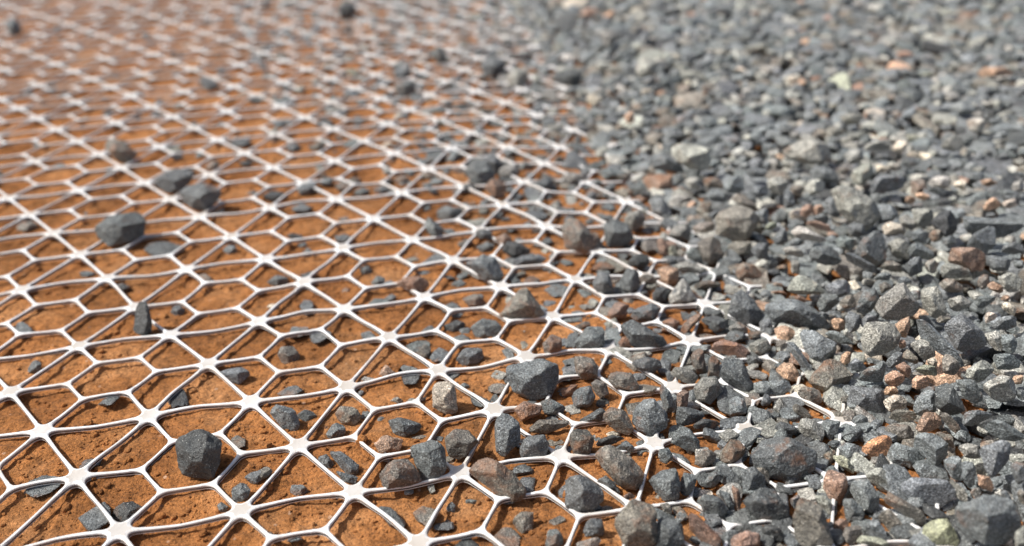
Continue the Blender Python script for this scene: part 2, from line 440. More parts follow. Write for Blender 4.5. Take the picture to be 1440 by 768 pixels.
g p 730,400 780,355 900,350 1080,450 1060,530 930,575 870,560 760,480 =large lens shaped grey stone
l p 960,390 1000,375 1130,480 1120,520 1080,480
g p 980,300 1020,250 1080,260 1100,400 1040,390
g p 1090,280 1150,290 1180,390 1140,440 1090,400
g p 1195,200 1260,160 1360,170 1360,270 1280,390 1210,340 =tall wedge of grey stone on an orange chip
o p 1175,350 1220,360 1290,400 1260,460 1190,440
l p 1065,210 1120,180 1190,200 1190,270 1120,280
g p 1030,620 1080,540 1220,470 1330,490 1410,570 1410,650 1350,740 1240,790 1110,720 1040,660 =largest round grey stone in the near corner
Y p 880,650 920,610 990,595 1020,650 1090,740 1070,790 940,800 865,770 =flat yellow green stone at the bottom edge
y p 470,768 530,715 600,710 690,760 660,800
b p 135,640 200,460 260,470 370,700 390,790 240,800 140,700 =tall brown grey stone with rusty streaks
l p 260,480 300,460 370,540 350,600 300,560
g p 460,440 500,370 560,380 640,520 600,590 520,560
g p 410,560 430,485 520,520 540,610 460,640
b p 640,500 670,465 800,520 920,600 860,665 760,610
b p 615,600 680,555 760,620 800,700 720,705 650,660
g p 540,670 600,600 690,720 650,740 560,710
b p 410,730 440,660 520,640 530,690 470,768
r p 360,660 400,600 460,620 440,680 400,710
g p 1075,60 1110,10 1270,0 1280,30 1170,50 1110,110
g p 1180,90 1270,50 1440,110 1460,180 1380,185 1250,150
b p 640,110 700,70 800,90 810,180 720,195
r p 830,100 880,20 940,10 980,80 930,120 850,130 =pinkish stone behind the orange rounded stone
b p 960,30 1000,10 1120,130 1090,150 1000,100
g p 450,60 510,20 570,50 560,110 480,100
g p 570,90 610,40 640,70 620,140 580,130
g p 1275,470 1330,445 1400,520 1400,570 1340,500
l p 1130,470 1170,430 1210,460 1170,500
g p 1360,310 1400,275 1440,290 1450,400 1400,420
b p 1390,490 1420,440 1450,470 1440,540
g p 620,300 700,295 800,345 740,375 680,340
b p 670,40 720,0 840,0 830,60 720,80
g p 120,510 170,475 190,520 150,560
l p 1380,720 1410,650 1440,640 1460,760 1400,790
@0 0 3
g n 20,90 60,75 95,110 100,150 60,160 30,130 =blurred grey stone farthest left on the net
g n 840,320 900,330 930,370 890,390 850,370
d n 1420,40 1450,5 1500,20 1500,60 1440,80 =dark blurred stone farthest up on the net
g s 590,140 620,120 640,160 610,180
d s 235,410 270,385 330,400 280,415
g s 1040,430 1090,405 1130,420 1100,440
g s 530,395 580,380 620,400 560,410
g s 1090,190 1200,180 1210,210 1110,215
@480 0 3
g n 380,220 410,190 450,230 440,270 390,265
g n 220,290 290,270 300,330 230,335
g n 220,350 300,335 320,390 240,410
g s 450,360 520,350 540,400 460,395
g n 580,270 630,240 690,250 690,320 600,330
l n 690,330 740,280 790,300 780,370 710,370
d p 910,330 960,290 1020,300 1010,350 930,360
l p 1090,150 1130,120 1170,150 1150,190 1100,190
l p 1240,280 1280,240 1330,260 1330,310 1260,330
o p 1190,490 1230,465 1240,510 1210,525
w p 1030,430 1060,390 1100,420 1080,450
@960 0 3
o p 1230,290 1300,275 1410,290 1400,320 1290,335 1240,320 =long pale peach stone in the blurred gravel
l p 660,490 720,470 770,490 740,520 670,520
l p 590,550 640,530 690,555 640,585
g p 1120,440 1200,420 1240,470 1180,495
l p 1190,510 1250,490 1290,520 1260,560 1200,550
"""

CX, CY, CZ, RX, RY, RZ, FK = CAM
FPX = FK * 1000.0            # focal length in photo pixels (photo 1440 x 768)

def euler_matrix(rx, ry, rz):
    cx, sx, cy, sy, cz, sz = math.cos(rx), math.sin(rx), math.cos(ry), math.sin(ry), math.cos(rz), math.sin(rz)
    X = np.array([[1, 0, 0], [0, cx, -sx], [0, sx, cx]])
    Y = np.array([[cy, 0, sy], [0, 1, 0], [-sy, 0, cy]])
    Z = np.array([[cz, -sz, 0], [sz, cz, 0], [0, 0, 1]])
    return Z @ Y @ X
RM = euler_matrix(RX, RY, RZ)
CAMP = np.array([CX, CY, CZ])
RIGHT, UP, BACK = RM[:, 0], RM[:, 1], RM[:, 2]

def project(P):
    d = (np.atleast_2d(P) - CAMP) @ RM
    return np.stack([720 + FPX * d[:, 0] / -d[:, 2], 384 - FPX * d[:, 1] / -d[:, 2], -d[:, 2]], 1)

def on_plane(px, z=0.0):
    px = np.atleast_2d(np.asarray(px, float))
    c = np.stack([(px[:, 0] - 720) / FPX, (384 - px[:, 1]) / FPX, -np.ones(len(px))], 1) @ RM.T
    t = (z - CZ) / c[:, 2]
    return CAMP + t[:, None] * c

# ------------------------------------------------------------------ noise
def _hash(ix, iy, iz, seed):
    n = (ix * 73856093) ^ (iy * 19349663) ^ (iz * 83492791) ^ (seed * 2654435761 & 0x7fffffff)
    n = (n ^ (n >> 13)) & 0x7fffffff
    n = (n * 1274126177 + 12345) & 0x7fffffff
    n = (n ^ (n >> 15)) & 0xffff
    return n / 32767.5 - 1.0

def vnoise(P, seed=0):
    P = np.asarray(P, float)
    i = np.floor(P).astype(np.int64)
    f = P - i
    f = f * f * f * (f * (f * 6 - 15) + 10)
    r = 0
    for dx in (0, 1):
        wx = f[:, 0] if dx else 1 - f[:, 0]
        for dy in (0, 1):
            wy = f[:, 1] if dy else 1 - f[:, 1]
            for dz in (0, 1):
                wz = f[:, 2] if dz else 1 - f[:, 2]
                r = r + wx * wy * wz * _hash(i[:, 0] + dx, i[:, 1] + dy, i[:, 2] + dz, seed)
    return r

def fbm(P, seed=0, octaves=3):
    a, s, r = 1.0, 1.0, 0
    for k in range(octaves):
        r = r + a * vnoise(P * s, seed + k * 17)
        a *= 0.5
        s *= 2.1
    return r

# ------------------------------------------------------------------ materials
def new_mat(name):
    m = bpy.data.materials.new(name)
    m.use_nodes = True
    nt = m.node_tree
    return m, nt, nt.nodes, nt.links, nt.nodes['Principled BSDF']

def noise_node(nt, vec, scale, detail=3.0, rough=0.55, dist=0.0):
    n = nt.nodes.new('ShaderNodeTexNoise')
    n.inputs['Scale'].default_value = scale
    n.inputs['Detail'].default_value = detail
    n.inputs['Roughness'].default_value = rough
    n.inputs['Distortion'].default_value = dist
    nt.links.new(vec, n.inputs['Vector'])
    return n.outputs['Fac']

def ramp(nt, fac, stops):
    r = nt.nodes.new('ShaderNodeValToRGB')
    e = r.color_ramp.elements
    while len(e) < len(stops):
        e.new(0.5)
    for k, (p, c) in enumerate(stops):
        e[k].position = p
        e[k].color = (c, c, c, 1) if isinstance(c, (int, float)) else (*c, 1)
    nt.links.new(fac, r.inputs['Fac'])
    return r.outputs['Color']

def mix(nt, mode, fac, a, b):
    m = nt.nodes.new('ShaderNodeMix')
    m.data_type = 'RGBA'
    m.blend_type = mode
    for sock, val in ((m.inputs[0], fac), (m.inputs[6], a), (m.inputs[7], b)):
        if isinstance(val, (int, float)):
            sock.default_value = val
        elif isinstance(val, tuple):
            sock.default_value = (*val, 1)
        else:
            nt.links.new(val, sock)
    return m.outputs[2]

def math_node(nt, op, a, b):
    m = nt.nodes.new('ShaderNodeMath')
    m.operation = op
    for k, v in enumerate((a, b)):
        if isinstance(v, (int, float)):
            m.inputs[k].default_value = v
        else:
            nt.links.new(v, m.inputs[k])
    return m.outputs[0]

def bump(nt, height, strength, dist, normal=None):
    b = nt.nodes.new('ShaderNodeBump')
    b.inputs['Strength'].default_value = strength
    b.inputs['Distance'].default_value = dist
    nt.links.new(height, b.inputs['Height'])
    if normal is not None:
        nt.links.new(normal, b.inputs['Normal'])
    return b.outputs['Normal']

def stone_material():
    m, nt, N, L, bs = new_mat('crushed_granite')
    geo = N.new('ShaderNodeNewGeometry').outputs['Position']
    at = N.new('ShaderNodeAttribute')
    at.attribute_name = 'tint'
    rust = N.new('ShaderNodeAttribute')
    rust.attribute_name = 'rust'
    # crystal grain: fine salt and pepper over broader mottling and a faint foliation
    grain = ramp(nt, noise_node(nt, geo, 1500, 2.0, 0.7), [(0.30, 0.26), (0.46, 0.76), (0.56, 1.10), (0.71, 2.4)])
    mott = ramp(nt, noise_node(nt, geo, 260, 3.0, 0.6), [(0.28, 0.62), (0.5, 1.0), (0.72, 1.42)])
    mp = N.new('ShaderNodeMapping')
    mp.inputs['Scale'].default_value = (150, 420, 900)
    mp.inputs['Rotation'].default_value = (0.5, 0.7, 0.3)
    L.new(geo, mp.inputs['Vector'])
    fol = ramp(nt, noise_node(nt, mp.outputs['Vector'], 1.0, 2.0), [(0.3, 0.82), (0.7, 1.2)])
    c = mix(nt, 'MULTIPLY', 1.0, at.outputs['Color'], grain)
    c = mix(nt, 'MULTIPLY', 1.0, c, mott)
    c = mix(nt, 'MULTIPLY', 1.0, c, fol)
    # pale quartz flecks, strengthened to paint sparkle highlights into the colour
    v = N.new('ShaderNodeTexVoronoi')
    v.inputs['Scale'].default_value = 900
    L.new(geo, v.inputs['Vector'])
    fleck = ramp(nt, v.outputs['Distance'], [(0.10, 1.0), (0.2, 0.0)])
    patch = ramp(nt, noise_node(nt, geo, 420, 1.0), [(0.47, 0.0), (0.56, 0.9)])
    c = mix(nt, 'MIX', math_node(nt, 'MULTIPLY', fleck, patch), c, (0.62, 0.62, 0.58))
    # iron stain and clay dust caught in patches
    rn = noise_node(nt, geo, 110, 4.0, 0.65, 0.4)
    thr = math_node(nt, 'SUBTRACT', math_node(nt, 'ADD', rn, math_node(nt, 'MULTIPLY', rust.outputs['Fac'], 0.42)), 0.66)
    rm = math_node(nt, 'MULTIPLY', math_node(nt, 'MAXIMUM', thr, 0.0), 5.0)
    rm = math_node(nt, 'MULTIPLY', math_node(nt, 'MINIMUM', rm, 1.0), 0.72)
    rc = ramp(nt, noise_node(nt, geo, 500, 2.0), [(0.3, (0.17, 0.075, 0.035)), (0.7, (0.36, 0.165, 0.075))])
    c = mix(nt, 'MIX', rm, c, rc)
    # thin quarry dust film, everywhere but uneven
    dn = ramp(nt, noise_node(nt, geo, 70, 3.0), [(0.35, 0.0), (0.75, 0.28)])
    c = mix(nt, 'MIX', dn, c, (0.23, 0.225, 0.205))
    L.new(c, bs.inputs['Base Color'])
    rr = ramp(nt, noise_node(nt, geo, 1200, 1.0), [(0.35, 0.30), (0.65, 0.66)])
    L.new(rr, bs.inputs['Roughness'])
    bs.inputs['Specular IOR Level'].default_value = 0.5
    n1 = bump(nt, noise_node(nt, geo, 380, 4.0, 0.7), 1.0, 0.0018)
    n2 = bump(nt, noise_node(nt, geo, 1700, 2.0, 0.6), 0.7, 0.0005, n1)
    L.new(n2, bs.inputs['Normal'])
    return m

def soil_material(name, crumb=False):
    m, nt, N, L, bs = new_mat(name)
    geo = N.new('ShaderNodeNewGeometry').outputs['Position']
    big = ramp(nt, noise_node(nt, geo, 22, 4.0, 0.6), [(0.3, (0.25, 0.096, 0.029)), (0.5, (0.36, 0.149, 0.048)), (0.72, (0.47, 0.232, 0.098))])
    damp = ramp(nt, noise_node(nt, geo, 9, 3.0, 0.6, 0.6), [(0.36, 0.74), (0.5, 1.0), (0.66, 1.16)])
    big = mix(nt, 'MULTIPLY', 1.0, big, damp)
    mid = ramp(nt, noise_node(nt, geo, 190, 4.0, 0.65), [(0.28, 0.50), (0.5, 1.0), (0.75, 1.32)])
    fine = ramp(nt, noise_node(nt, geo, 900, 3.0, 0.65), [(0.3, 0.5), (0.5, 1.0), (0.72, 1.4)])
    c = mix(nt, 'MULTIPLY', 1.0, big, mid)
    c = mix(nt, 'MULTIPLY', 1.0, c, fine)
    # scattered pale grit and dark iron nodules
    v = N.new('ShaderNodeTexVoronoi')
    v.inputs['Scale'].default_value = 210
    L.new(geo, v.inputs['Vector'])
    sep = N.new('ShaderNodeSeparateColor')
    L.new(v.outputs['Color'], sep.inputs[0])
    dot = ramp(nt, v.outputs['Distance'], [(0.12, 1.0), (0.2, 0.0)])
    c = mix(nt, 'MIX', math_node(nt, 'MULTIPLY', dot, ramp(nt, sep.outputs[0], [(0.86, 0.0), (0.9, 0.8)])), c, (0.55, 0.36, 0.24))
    c = mix(nt, 'MIX', math_node(nt, 'MULTIPLY', dot, ramp(nt, sep.outputs[1], [(0.80, 0.0), (0.85, 0.75)])), c, (0.09, 0.035, 0.018))
    L.new(c, bs.inputs['Base Color'])
    bs.inputs['Roughness'].default_value = 0.95
    bs.inputs['Sheen Weight'].default_value = 0.08          # fine dry dust; sheen added to pale the far soil in place of glare
    bs.inputs['Sheen Roughness'].default_value = 0.45
    bs.inputs['Sheen Tint'].default_value = (1.0, 0.86, 0.72, 1)
    bs.inputs['Specular IOR Level'].default_value = 0.088
    n1 = bump(nt, noise_node(nt, geo, 240, 5.0, 0.68), 1.0, 0.0028)
    n2 = bump(nt, noise_node(nt, geo, 1100, 3.0, 0.65), 0.9, 0.0010, n1)
    L.new(n2, bs.inputs['Normal'])
    return m

def plastic(name, col, dusty=0.0, rough=0.42):
    m, nt, N, L, bs = new_mat(name)
    geo = N.new('ShaderNodeNewGeometry').outputs['Position']
    c = ramp(nt, noise_node(nt, geo, 160, 3.0), [(0.3, tuple(x * 0.93 for x in col)), (0.7, col)])
    if dusty:
        d = ramp(nt, noise_node(nt, geo, 45, 2.0), [(0.35, 0.10 * dusty), (0.65, dusty)])
        c = mix(nt, 'MIX', d, c, (0.46, 0.41, 0.35))
        sp = ramp(nt, noise_node(nt, geo, 900, 2.0), [(0.62, 0.0), (0.72, 0.55 * dusty)])
        c = mix(nt, 'MIX', sp, c, (0.38, 0.36, 0.34))
    else:
        d = ramp(nt, noise_node(nt, geo, 38, 4.0, 0.65), [(0.44, 0.0), (0.68, 0.55)])
        c = mix(nt, 'MIX', d, c, (0.56, 0.47, 0.38))
        s = ramp(nt, noise_node(nt, geo, 420, 3.0, 0.7), [(0.60, 0.0), (0.74, 0.6)])
        c = mix(nt, 'MIX', s, c, (0.52, 0.34, 0.21))
    L.new(c, bs.inputs['Base Color'])
    bs.inputs['Roughness'].default_value = rough
    L.new(bump(nt, noise_node(nt, geo, 500, 2.0), 0.25, 0.0004), bs.inputs['Normal'])
    return m

M_STONE = stone_material()
M_SOIL = soil_material('laterite_soil')
M_WHITE = plastic('white_polymer', (0.78, 0.78, 0.765))
M_CORE = plastic('black_polymer_core', (0.022, 0.022, 0.024), rough=0.5)
M_PAD = plastic('scuffed_white_polymer', (0.60, 0.585, 0.56), 0.9, 0.45)
NET_MATS = [M_WHITE, M_CORE, M_PAD]

# ------------------------------------------------------------------ mesh helper
def mesh_object(name, V, F, mats, fmat=None, smooth=False, tint=None, rust=None, parent=None, origin=None):
    V = np.asarray(V, np.float32)
    me = bpy.data.meshes.new(name)
    if isinstance(F, np.ndarray):
        nf, k = F.shape
        me.vertices.add(len(V))
        me.vertices.foreach_set('co', V.ravel())
        me.loops.add(nf * k)
        me.loops.foreach_set('vertex_index', F.astype(np.int32).ravel())
        me.polygons.add(nf)
        me.polygons.foreach_set('loop_start', np.arange(0, nf * k, k, dtype=np.int32))
        me.polygons.foreach_set('loop_total', np.full(nf, k, np.int32))
    else:
        me.from_pydata(V.tolist(), [], F)
    for mm in mats:
        me.materials.append(mm)
    if fmat is not None:
        me.polygons.foreach_set('material_index', np.asarray(fmat, np.int32))
    me.polygons.foreach_set('use_smooth', np.full(len(me.polygons), bool(smooth)))
    if tint is not None:
        a = me.attributes.new('tint', 'FLOAT_COLOR', 'POINT')
        t = np.ones((len(V), 4), np.float32)
        t[:, :3] = tint
        a.data.foreach_set('color', t.ravel())
        b = me.attributes.new('rust', 'FLOAT', 'POINT')
        b.data.foreach_set('value', np.broadcast_to(np.asarray(rust, np.float32), (len(V),)).copy())
    me.update()
    me.validate()
    o = bpy.data.objects.new(name, me)
    COL.objects.link(o)
    if origin is not None:
        o.location = origin
    if parent is not None:
        o.parent = parent
    return o

def ico(sub):
    bm = bmesh.new()
    bmesh.ops.create_icosphere(bm, subdivisions=sub, radius=1.0)
    v = np.array([p.co[:] for p in bm.verts])
    f = np.array([[q.index for q in p.verts] for p in bm.faces])
    bm.free()
    return v, f
ICO = {k: ico(k) for k in (2, 3, 4, 5)}

# ------------------------------------------------------------------ ground levels
def px_line(pts):
    return on_plane(np.array(pts, float), 0.0)[:, :2]
EDGE = px_line([(600, -130), (660, -60), (706, 0), (748, 50), (790, 100), (826, 190), (862, 240), (955, 300), (1010, 362), (1078, 435), (1135, 525), (1200, 590), (1245, 660), (1265, 720), (1290, 790), (1320, 900)])
TRANS = px_line([(300, -130), (370, -60), (420, 0), (470, 70), (530, 160), (580, 250), (590, 330), (590, 420), (575, 480), (555, 560), (590, 640), (680, 700), (740, 780), (800, 900)])

def edge_dist(P, line):
    """signed distance to a polyline, positive on its right-hand side (towards the gravel)"""
    P = np.asarray(P, float)
    best = np.full(len(P), 1e9)
    sign = np.ones(len(P))
    for a, b in zip(line[:-1], line[1:]):
        d = b - a
        t = np.clip(((P - a) @ d) / (d @ d), 0, 1)
        q = P - (a + t[:, None] * d)
        dist = np.hypot(q[:, 0], q[:, 1])
        s = d[0] * q[:, 1] - d[1] * q[:, 0]
        up = dist < best
        best = np.where(up, dist, best)
        sign = np.where(up, np.where(s > 0, 1.0, -1.0), sign)
    return best * sign

# where stones crowd the last cells of the net in the near corner
EDGE2 = px_line([(900, 300), (960, 400), (1010, 470), (1040, 540), (1020, 600), (985, 660), (940, 730), (915, 800), (900, 900)])
SOIL_Z = -0.0029
def soil_z(P):
    P = np.asarray(P, float)
    Q = np.c_[P, np.zeros(len(P))]
    c, s = math.cos(0.35), math.sin(0.35)
    A = np.c_[(P[:, 0] * c + P[:, 1] * s) * 0.34, -P[:, 0] * s + P[:, 1] * c, np.zeros(len(P))]
    clod = np.clip(fbm(Q / 0.009 + 7.7, 51, 2) - 0.42, 0, 1)
    lump = 0.5 + 0.5 * vnoise(Q / 0.05, 57)
    z = SOIL_Z + 0.0012 * fbm(Q / 0.055, 3, 2) + 0.0009 * fbm(A / 0.011, 11, 2) + 0.0009 * (0.5 - np.abs(fbm(Q / 0.0055, 15, 2))) + 0.0032 * clod * lump
    return np.minimum(z, -0.0002)

def bed_top(P):
    d = edge_dist(P, EDGE)
    s = np.clip((d + 0.018) / 0.085, 0, 1)
    s = s * s * (3 - 2 * s)
    Q = np.c_[np.asarray(P), np.zeros(len(P))]
    return SOIL_Z + (0.0225 + 0.003 * vnoise(Q / 0.07, 5)) * s

def fine_axis(a, b, step, lo, hi):
    x = list(np.arange(a, b + step, step))
    g = step
    up, v = [], x[-1]
    while v < hi:
        g *= 1.12
        v += g
        up.append(v)
    g, v, dn = step, x[0], []
    while v > lo:
        g *= 1.12
        v -= g
        dn.append(v)
    return np.array(dn[::-1] + x + up)

def build_ground():
    xs = fine_axis(-0.30, 0.36, 0.0012, -30, 30)
    ys = fine_axis(-0.17, 0.38, 0.0012, -30, 30)
    X, Y = np.meshgrid(xs, ys)
    P = np.c_[X.ravel(), Y.ravel()]
    V = np.c_[P, soil_z(P)]
    nx, ny = len(xs), len(ys)
    i = (np.arange(ny - 1)[:, None] * nx + np.arange(nx - 1)[None]).ravel()
    F = np.stack([i, i + 1, i + nx + 1, i + nx], 1)
    o = mesh_object('ground', V, F, [M_SOIL], smooth=True)
    o['kind'] = 'structure'
build_ground()

# ------------------------------------------------------------------ the geogrid
A_EDGE = 0.04
UU = A_EDGE * np.array([0.5, -math.sqrt(3) / 2])
VV = A_EDGE * np.array([0.5, math.sqrt(3) / 2])
DIRS = [(1, 0), (0, 1), (1, 1), (-1, 0), (0, -1), (-1, -1)]
WC, WP, WA = np.array(WARP_C), np.array(WARP_P), np.array(WARP_A)

def lat(i, j):
    return i * UU + j * VV

def to_world(Q):
    """lattice plane -> the ground, with the stretch and creep the laid net shows"""
    Q = np.asarray(Q, float)
    x, y = np.clip(Q[:, 0] / .2, -4, 4), np.clip(Q[:, 1] / .2, -4, 6)
    xl, yl = np.clip(x, -1.6, 1.6), np.clip(y, -1.2, 2.2)
    F = np.stack([np.ones_like(x), xl, yl, xl * xl, xl * yl, yl * yl], 1)
    d = F @ WC + np.exp(-((Q[:, None] - WP[None]) ** 2).sum(2) / (2 * .045 ** 2)) @ WA
    return Q + d

def net_z(P):
    z = 0.0006 * vnoise(np.c_[P, np.zeros(len(P))] / 0.06, 21)
    if len(LIFT):                                     # the net rides up over the stones trapped under it
        d2 = ((P[:, None] - LIFT[None]) ** 2).sum(2)
        z = z + 0.0014 * np.exp(-d2 / (2 * 0.008 ** 2)).max(1)
    return z

JX = [-6, 3, 4, 5, 7, 8, 10, 13, 16, 20, 26]
IX = [13, 11.2, 10.2, 9.2, 7.4, 6.2, 3.4, 1.4, -0.6, -3.4, -7.4]
def exists(i, j):
    return i <= np.interp(j, JX, IX)

def is_hex(i, j):
    return i % 2 == 1 and j % 2 == 1

HW, HT = 0.00068, 0.00106
INS, BEV = 0.00022, 0.00022

def hull2(P):
    P = sorted(map(tuple, P))
    def half(pts):
        h = []
        for p in pts:
            while len(h) > 1 and (h[-1][0] - h[-2][0]) * (p[1] - h[-2][1]) - (h[-1][1] - h[-2][1]) * (p[0] - h[-2][0]) <= 1e-9:
                h.pop()
            h.append(p)
        return h
    a, b = half(P), half(P[::-1])
    return np.array(a[:-1] + b[:-1])

def poly_area_centroid(P):
    x, y = P[:, 0], P[:, 1]
    x2, y2 = np.roll(x, -1), np.roll(y, -1)
    cr = x * y2 - x2 * y
    A = cr.sum() / 2
    return abs(A), np.array([((x + x2) * cr).sum(), ((y + y2) * cr).sum()]) / (6 * A)

def parse(data):
    ox = oy = 0
    s = 1.0
    out = []
    for line in data.strip().splitlines():
        if line[0] == '@':
            a = line[1:].split()
            ox, oy, s = float(a[0]), float(a[1]), float(a[2])
            continue
        line, _, name = line.partition('=')
        t = line.split()
        pts = np.array([[float(v) for v in q.split(',')] for q in t[2:]]) / s + np.array([ox, oy])
        H = hull2(pts)
        A, c = poly_area_centroid(H)
        out.append(dict(col=t[0], lay=t[1], H=H, A=A, c=c, name=name.strip()))
    return out

STONES = parse(STONE_DATA)
def rib_over(st):
    """does a rib of the net run across this outline? then the stone lies under the net and the net is lifted a little"""
    H = st['H']
    lo, hi = H.min(0) - 2, H.max(0) + 2
    q = SEG_PX[(SEG_PX[:, 0] > lo[0]) & (SEG_PX[:, 0] < hi[0]) & (SEG_PX[:, 1] > lo[1]) & (SEG_PX[:, 1] < hi[1])]
    if not len(q):
        return False
    e = np.roll(H, -1, 0) - H
    s = e[None, :, 0] * (q[:, None, 1] - H[None, :, 1]) - e[None, :, 1] * (q[:, None, 0] - H[None, :, 0])
    return bool((np.all(s > 0, 1) | np.all(s < 0, 1)).any())
LIFT = np.zeros((0, 2))
seg = []
for i in range(-26, 16):
    for j in range(-8, 28):
        for d in DIRS[:3]:
            a, b = lat(i, j), lat(i + d[0], j + d[1])
            ha, hb = is_hex(i, j), is_hex(i + d[0], j + d[1])
            t0, t1 = (0.45 if ha else 0), (0.55 if hb else 1)
            seg.append(a + np.linspace(t0, t1, 12)[:, None] * (b - a))
        if is_hex(i, j):
            v = np.array([lat(i, j) + 0.45 * lat(*q) for q in ((1, 0), (1, 1), (0, 1), (-1, 0), (-1, -1), (0, -1), (1, 0))])
            for a, b in zip(v[:-1], v[1:]):
                seg.append(a + np.linspace(0, 1, 9)[:, None] * (b - a))
SEG_W = to_world(np.concatenate(seg))
SEG_PX = project(np.c_[SEG_W, np.zeros(len(SEG_W))])
SEG_PX = SEG_PX[SEG_PX[:, 2] > 0.05][:, :2]
lf = []
for st in STONES:
    if st['lay'] == 's':
        if rib_over(st):
            lf.append(on_plane(st['c'], 0.0)[0, :2])
        else:
            st['lay'] = 'h'
LIFT = np.array(lf)

class Buf:
    def __init__(self):
        self.v, self.f, self.m, self.n = [], [], [], 0
    def add(self, V, F, M):
        self.v.append(np.asarray(V, float))
        self.f += [[a + self.n for a in f] for f in F]
        self.m += list(M)
        self.n += len(V)
    def merge(self, o):
        for v in o.v:
            self.v.append(v)
        self.f += [[a + self.n for a in f] for f in o.f]
        self.m += o.m
        self.n += o.n
    def build(self, name, parent):
        V = np.concatenate(self.v)
        W = to_world(V[:, :2])
        z = V[:, 2] + net_z(W)
        return mesh_object(name, np.c_[W, z], self.f, NET_MATS, self.m, False, parent=parent)

def star(buf, c, arms, ctrl, ht, dome, pad_r=None):
    """junction: arms = [(angle, reach, half width)]"""
    arms = sorted(arms)
    out = []
    n = len(arms)
    for k in range(n):
        a, R, hw = arms[k]
        b, R2, hw2 = arms[(k + 1) % n]
        d, e = np.array([math.cos(a), math.sin(a)]), np.array([-math.sin(a), math.cos(a)])
        d2, e2 = np.array([math.cos(b), math.sin(b)]), np.array([-math.sin(b), math.cos(b)])
        out.append(d * R - e * hw)
        p0, p2 = d * R + e * hw, d2 * R2 - e2 * hw2
        gap = (b - a) % (2 * math.pi)
        m = a + gap / 2
        p1 = np.array([math.cos(m), math.sin(m)]) * ctrl * (1.0 if gap < 2.3 else 0.6)
        for t in np.linspace(0, 1, 9)[:-1]:
            out.append((1 - t) ** 2 * p0 + 2 * t * (1 - t) * p1 + t * t * p2)
    O = np.array(out)
    N = len(O)
    T = np.roll(O, -1, 0) - np.roll(O, 1, 0)
    T /= np.linalg.norm(T, axis=1)[:, None] + 1e-12
    nrm = np.stack([T[:, 1], -T[:, 0]], 1)
    I = O - nrm * INS
    r = np.linalg.norm(I, axis=1)[:, None]
    pr = pad_r or 0.0022
    K = I / r * np.minimum(r * 0.72, pr)
    K2 = K * 0.55
    rings = [(K2, ht + dome * 0.82), (K, ht + dome), (I, ht), (O, ht - BEV), (O, 0.22 * ht), (O, -0.50 * ht), (O, -ht + BEV), (I, -ht)]
    V = [np.array([[c[0], c[1], ht + dome * 0.7]])]
    for P, z in rings:
        V.append(np.c_[P + c, np.full(N, z)])
    V.append(np.array([[c[0], c[1], -ht]]))
    F, M = [], []
    pad = 2 if pad_r else 0
    for k in range(N):
        F.append([0, 1 + k, 1 + (k + 1) % N]); M.append(pad)
    mats = [pad, 0, 0, 0, 1, 0, 0]
    for q in range(len(rings) - 1):
        b0, b1 = 1 + q * N, 1 + (q + 1) * N
        for k in range(N):
            k2 = (k + 1) % N
            F.append([b0 + k, b1 + k, b1 + k2, b0 + k2]); M.append(mats[q])
    b0, last = 1 + (len(rings) - 1) * N, 1 + len(rings) * N
    for k in range(N):
        F.append([last, b0 + (k + 1) % N, b0 + k]); M.append(0)
    buf.add(np.concatenate(V), F, M)

def strip(buf, path, hws, hts, caps=(False, False)):
    path = np.asarray(path, float)
    T = np.gradient(path, axis=0)
    T /= np.linalg.norm(T, axis=1)[:, None]
    E = np.stack([-T[:, 1], T[:, 0]], 1)
    V, F, M = [], [], []
    for p, e, hw, ht in zip(path, E, hws, hts):
        prof = [(-hw + INS, ht), (0, ht + 0.00004), (hw - INS, ht), (hw, ht - BEV), (hw, .22 * ht), (hw, -.50 * ht), (hw, -ht + BEV), (hw - INS, -ht),
                (-hw + INS, -ht), (-hw, -ht + BEV), (-hw, -.50 * ht), (-hw, .22 * ht), (-hw, ht - BEV)]
        for s, z in prof:
            q = p + e * s
            V.append((q[0], q[1], z))
    K = 13
    mm = [0, 0, 0, 0, 1, 0, 0, 0, 0, 0, 1, 0, 0]
    for a in range(len(path) - 1):
        for k in range(K):
            k2 = (k + 1) % K
            F.append([a * K + k, a * K + k2, (a + 1) * K + k2, (a + 1) * K + k]); M.append(mm[k])
    if caps[0]:
        F.append(list(range(K))[::-1]); M.append(1)
    if caps[1]:
        b = (len(path) - 1) * K
        F.append([b + k for k in range(K)]); M.append(1)
    buf.add(V, F, M)

def nn_path(i, j, d):
    """centre line of the rib between two junctions; the ribs of one direction were drawn in a shallow zigzag"""
    a, b = lat(i, j), lat(i + d[0], j + d[1])
    t = np.linspace(0, 1, 13)
    P = a + t[:, None] * (b - a)
    if abs(d[0]) == 1 and d[0] == d[1]:
        i0 = i if d[0] > 0 else i - 1
        sg = 1.0 if i0 % 2 == 0 else -1.0
        w = np.abs(2 * t - 1)
        bumpv = 1 - np.sqrt(w * w + 0.02)
        bumpv -= bumpv[0]
        P[:, 1] += sg * 0.0026 * bumpv
    return P

R_NODE, R_Y = 0.0086, 0.0044
HEX_R = 0.45 * A_EDGE
nodes, ribs, hexes = [], [], []
def in_view(w):
    q = project(np.array([[w[0], w[1], 0.0]]))[0]
    return -800 < q[0] < 1750 and -80 < q[1] < 1200 and q[2] > 0.05

def shown(w):
    q = project(np.array([[w[0], w[1], 0.0]]))[0]
    inside = -10 < q[0] < 1450 and -10 < q[1] < 780
    d = edge_dist(np.array([w[:2]]), EDGE)[0]
    return (0 if inside and d < 0.004 else 1, q[2])

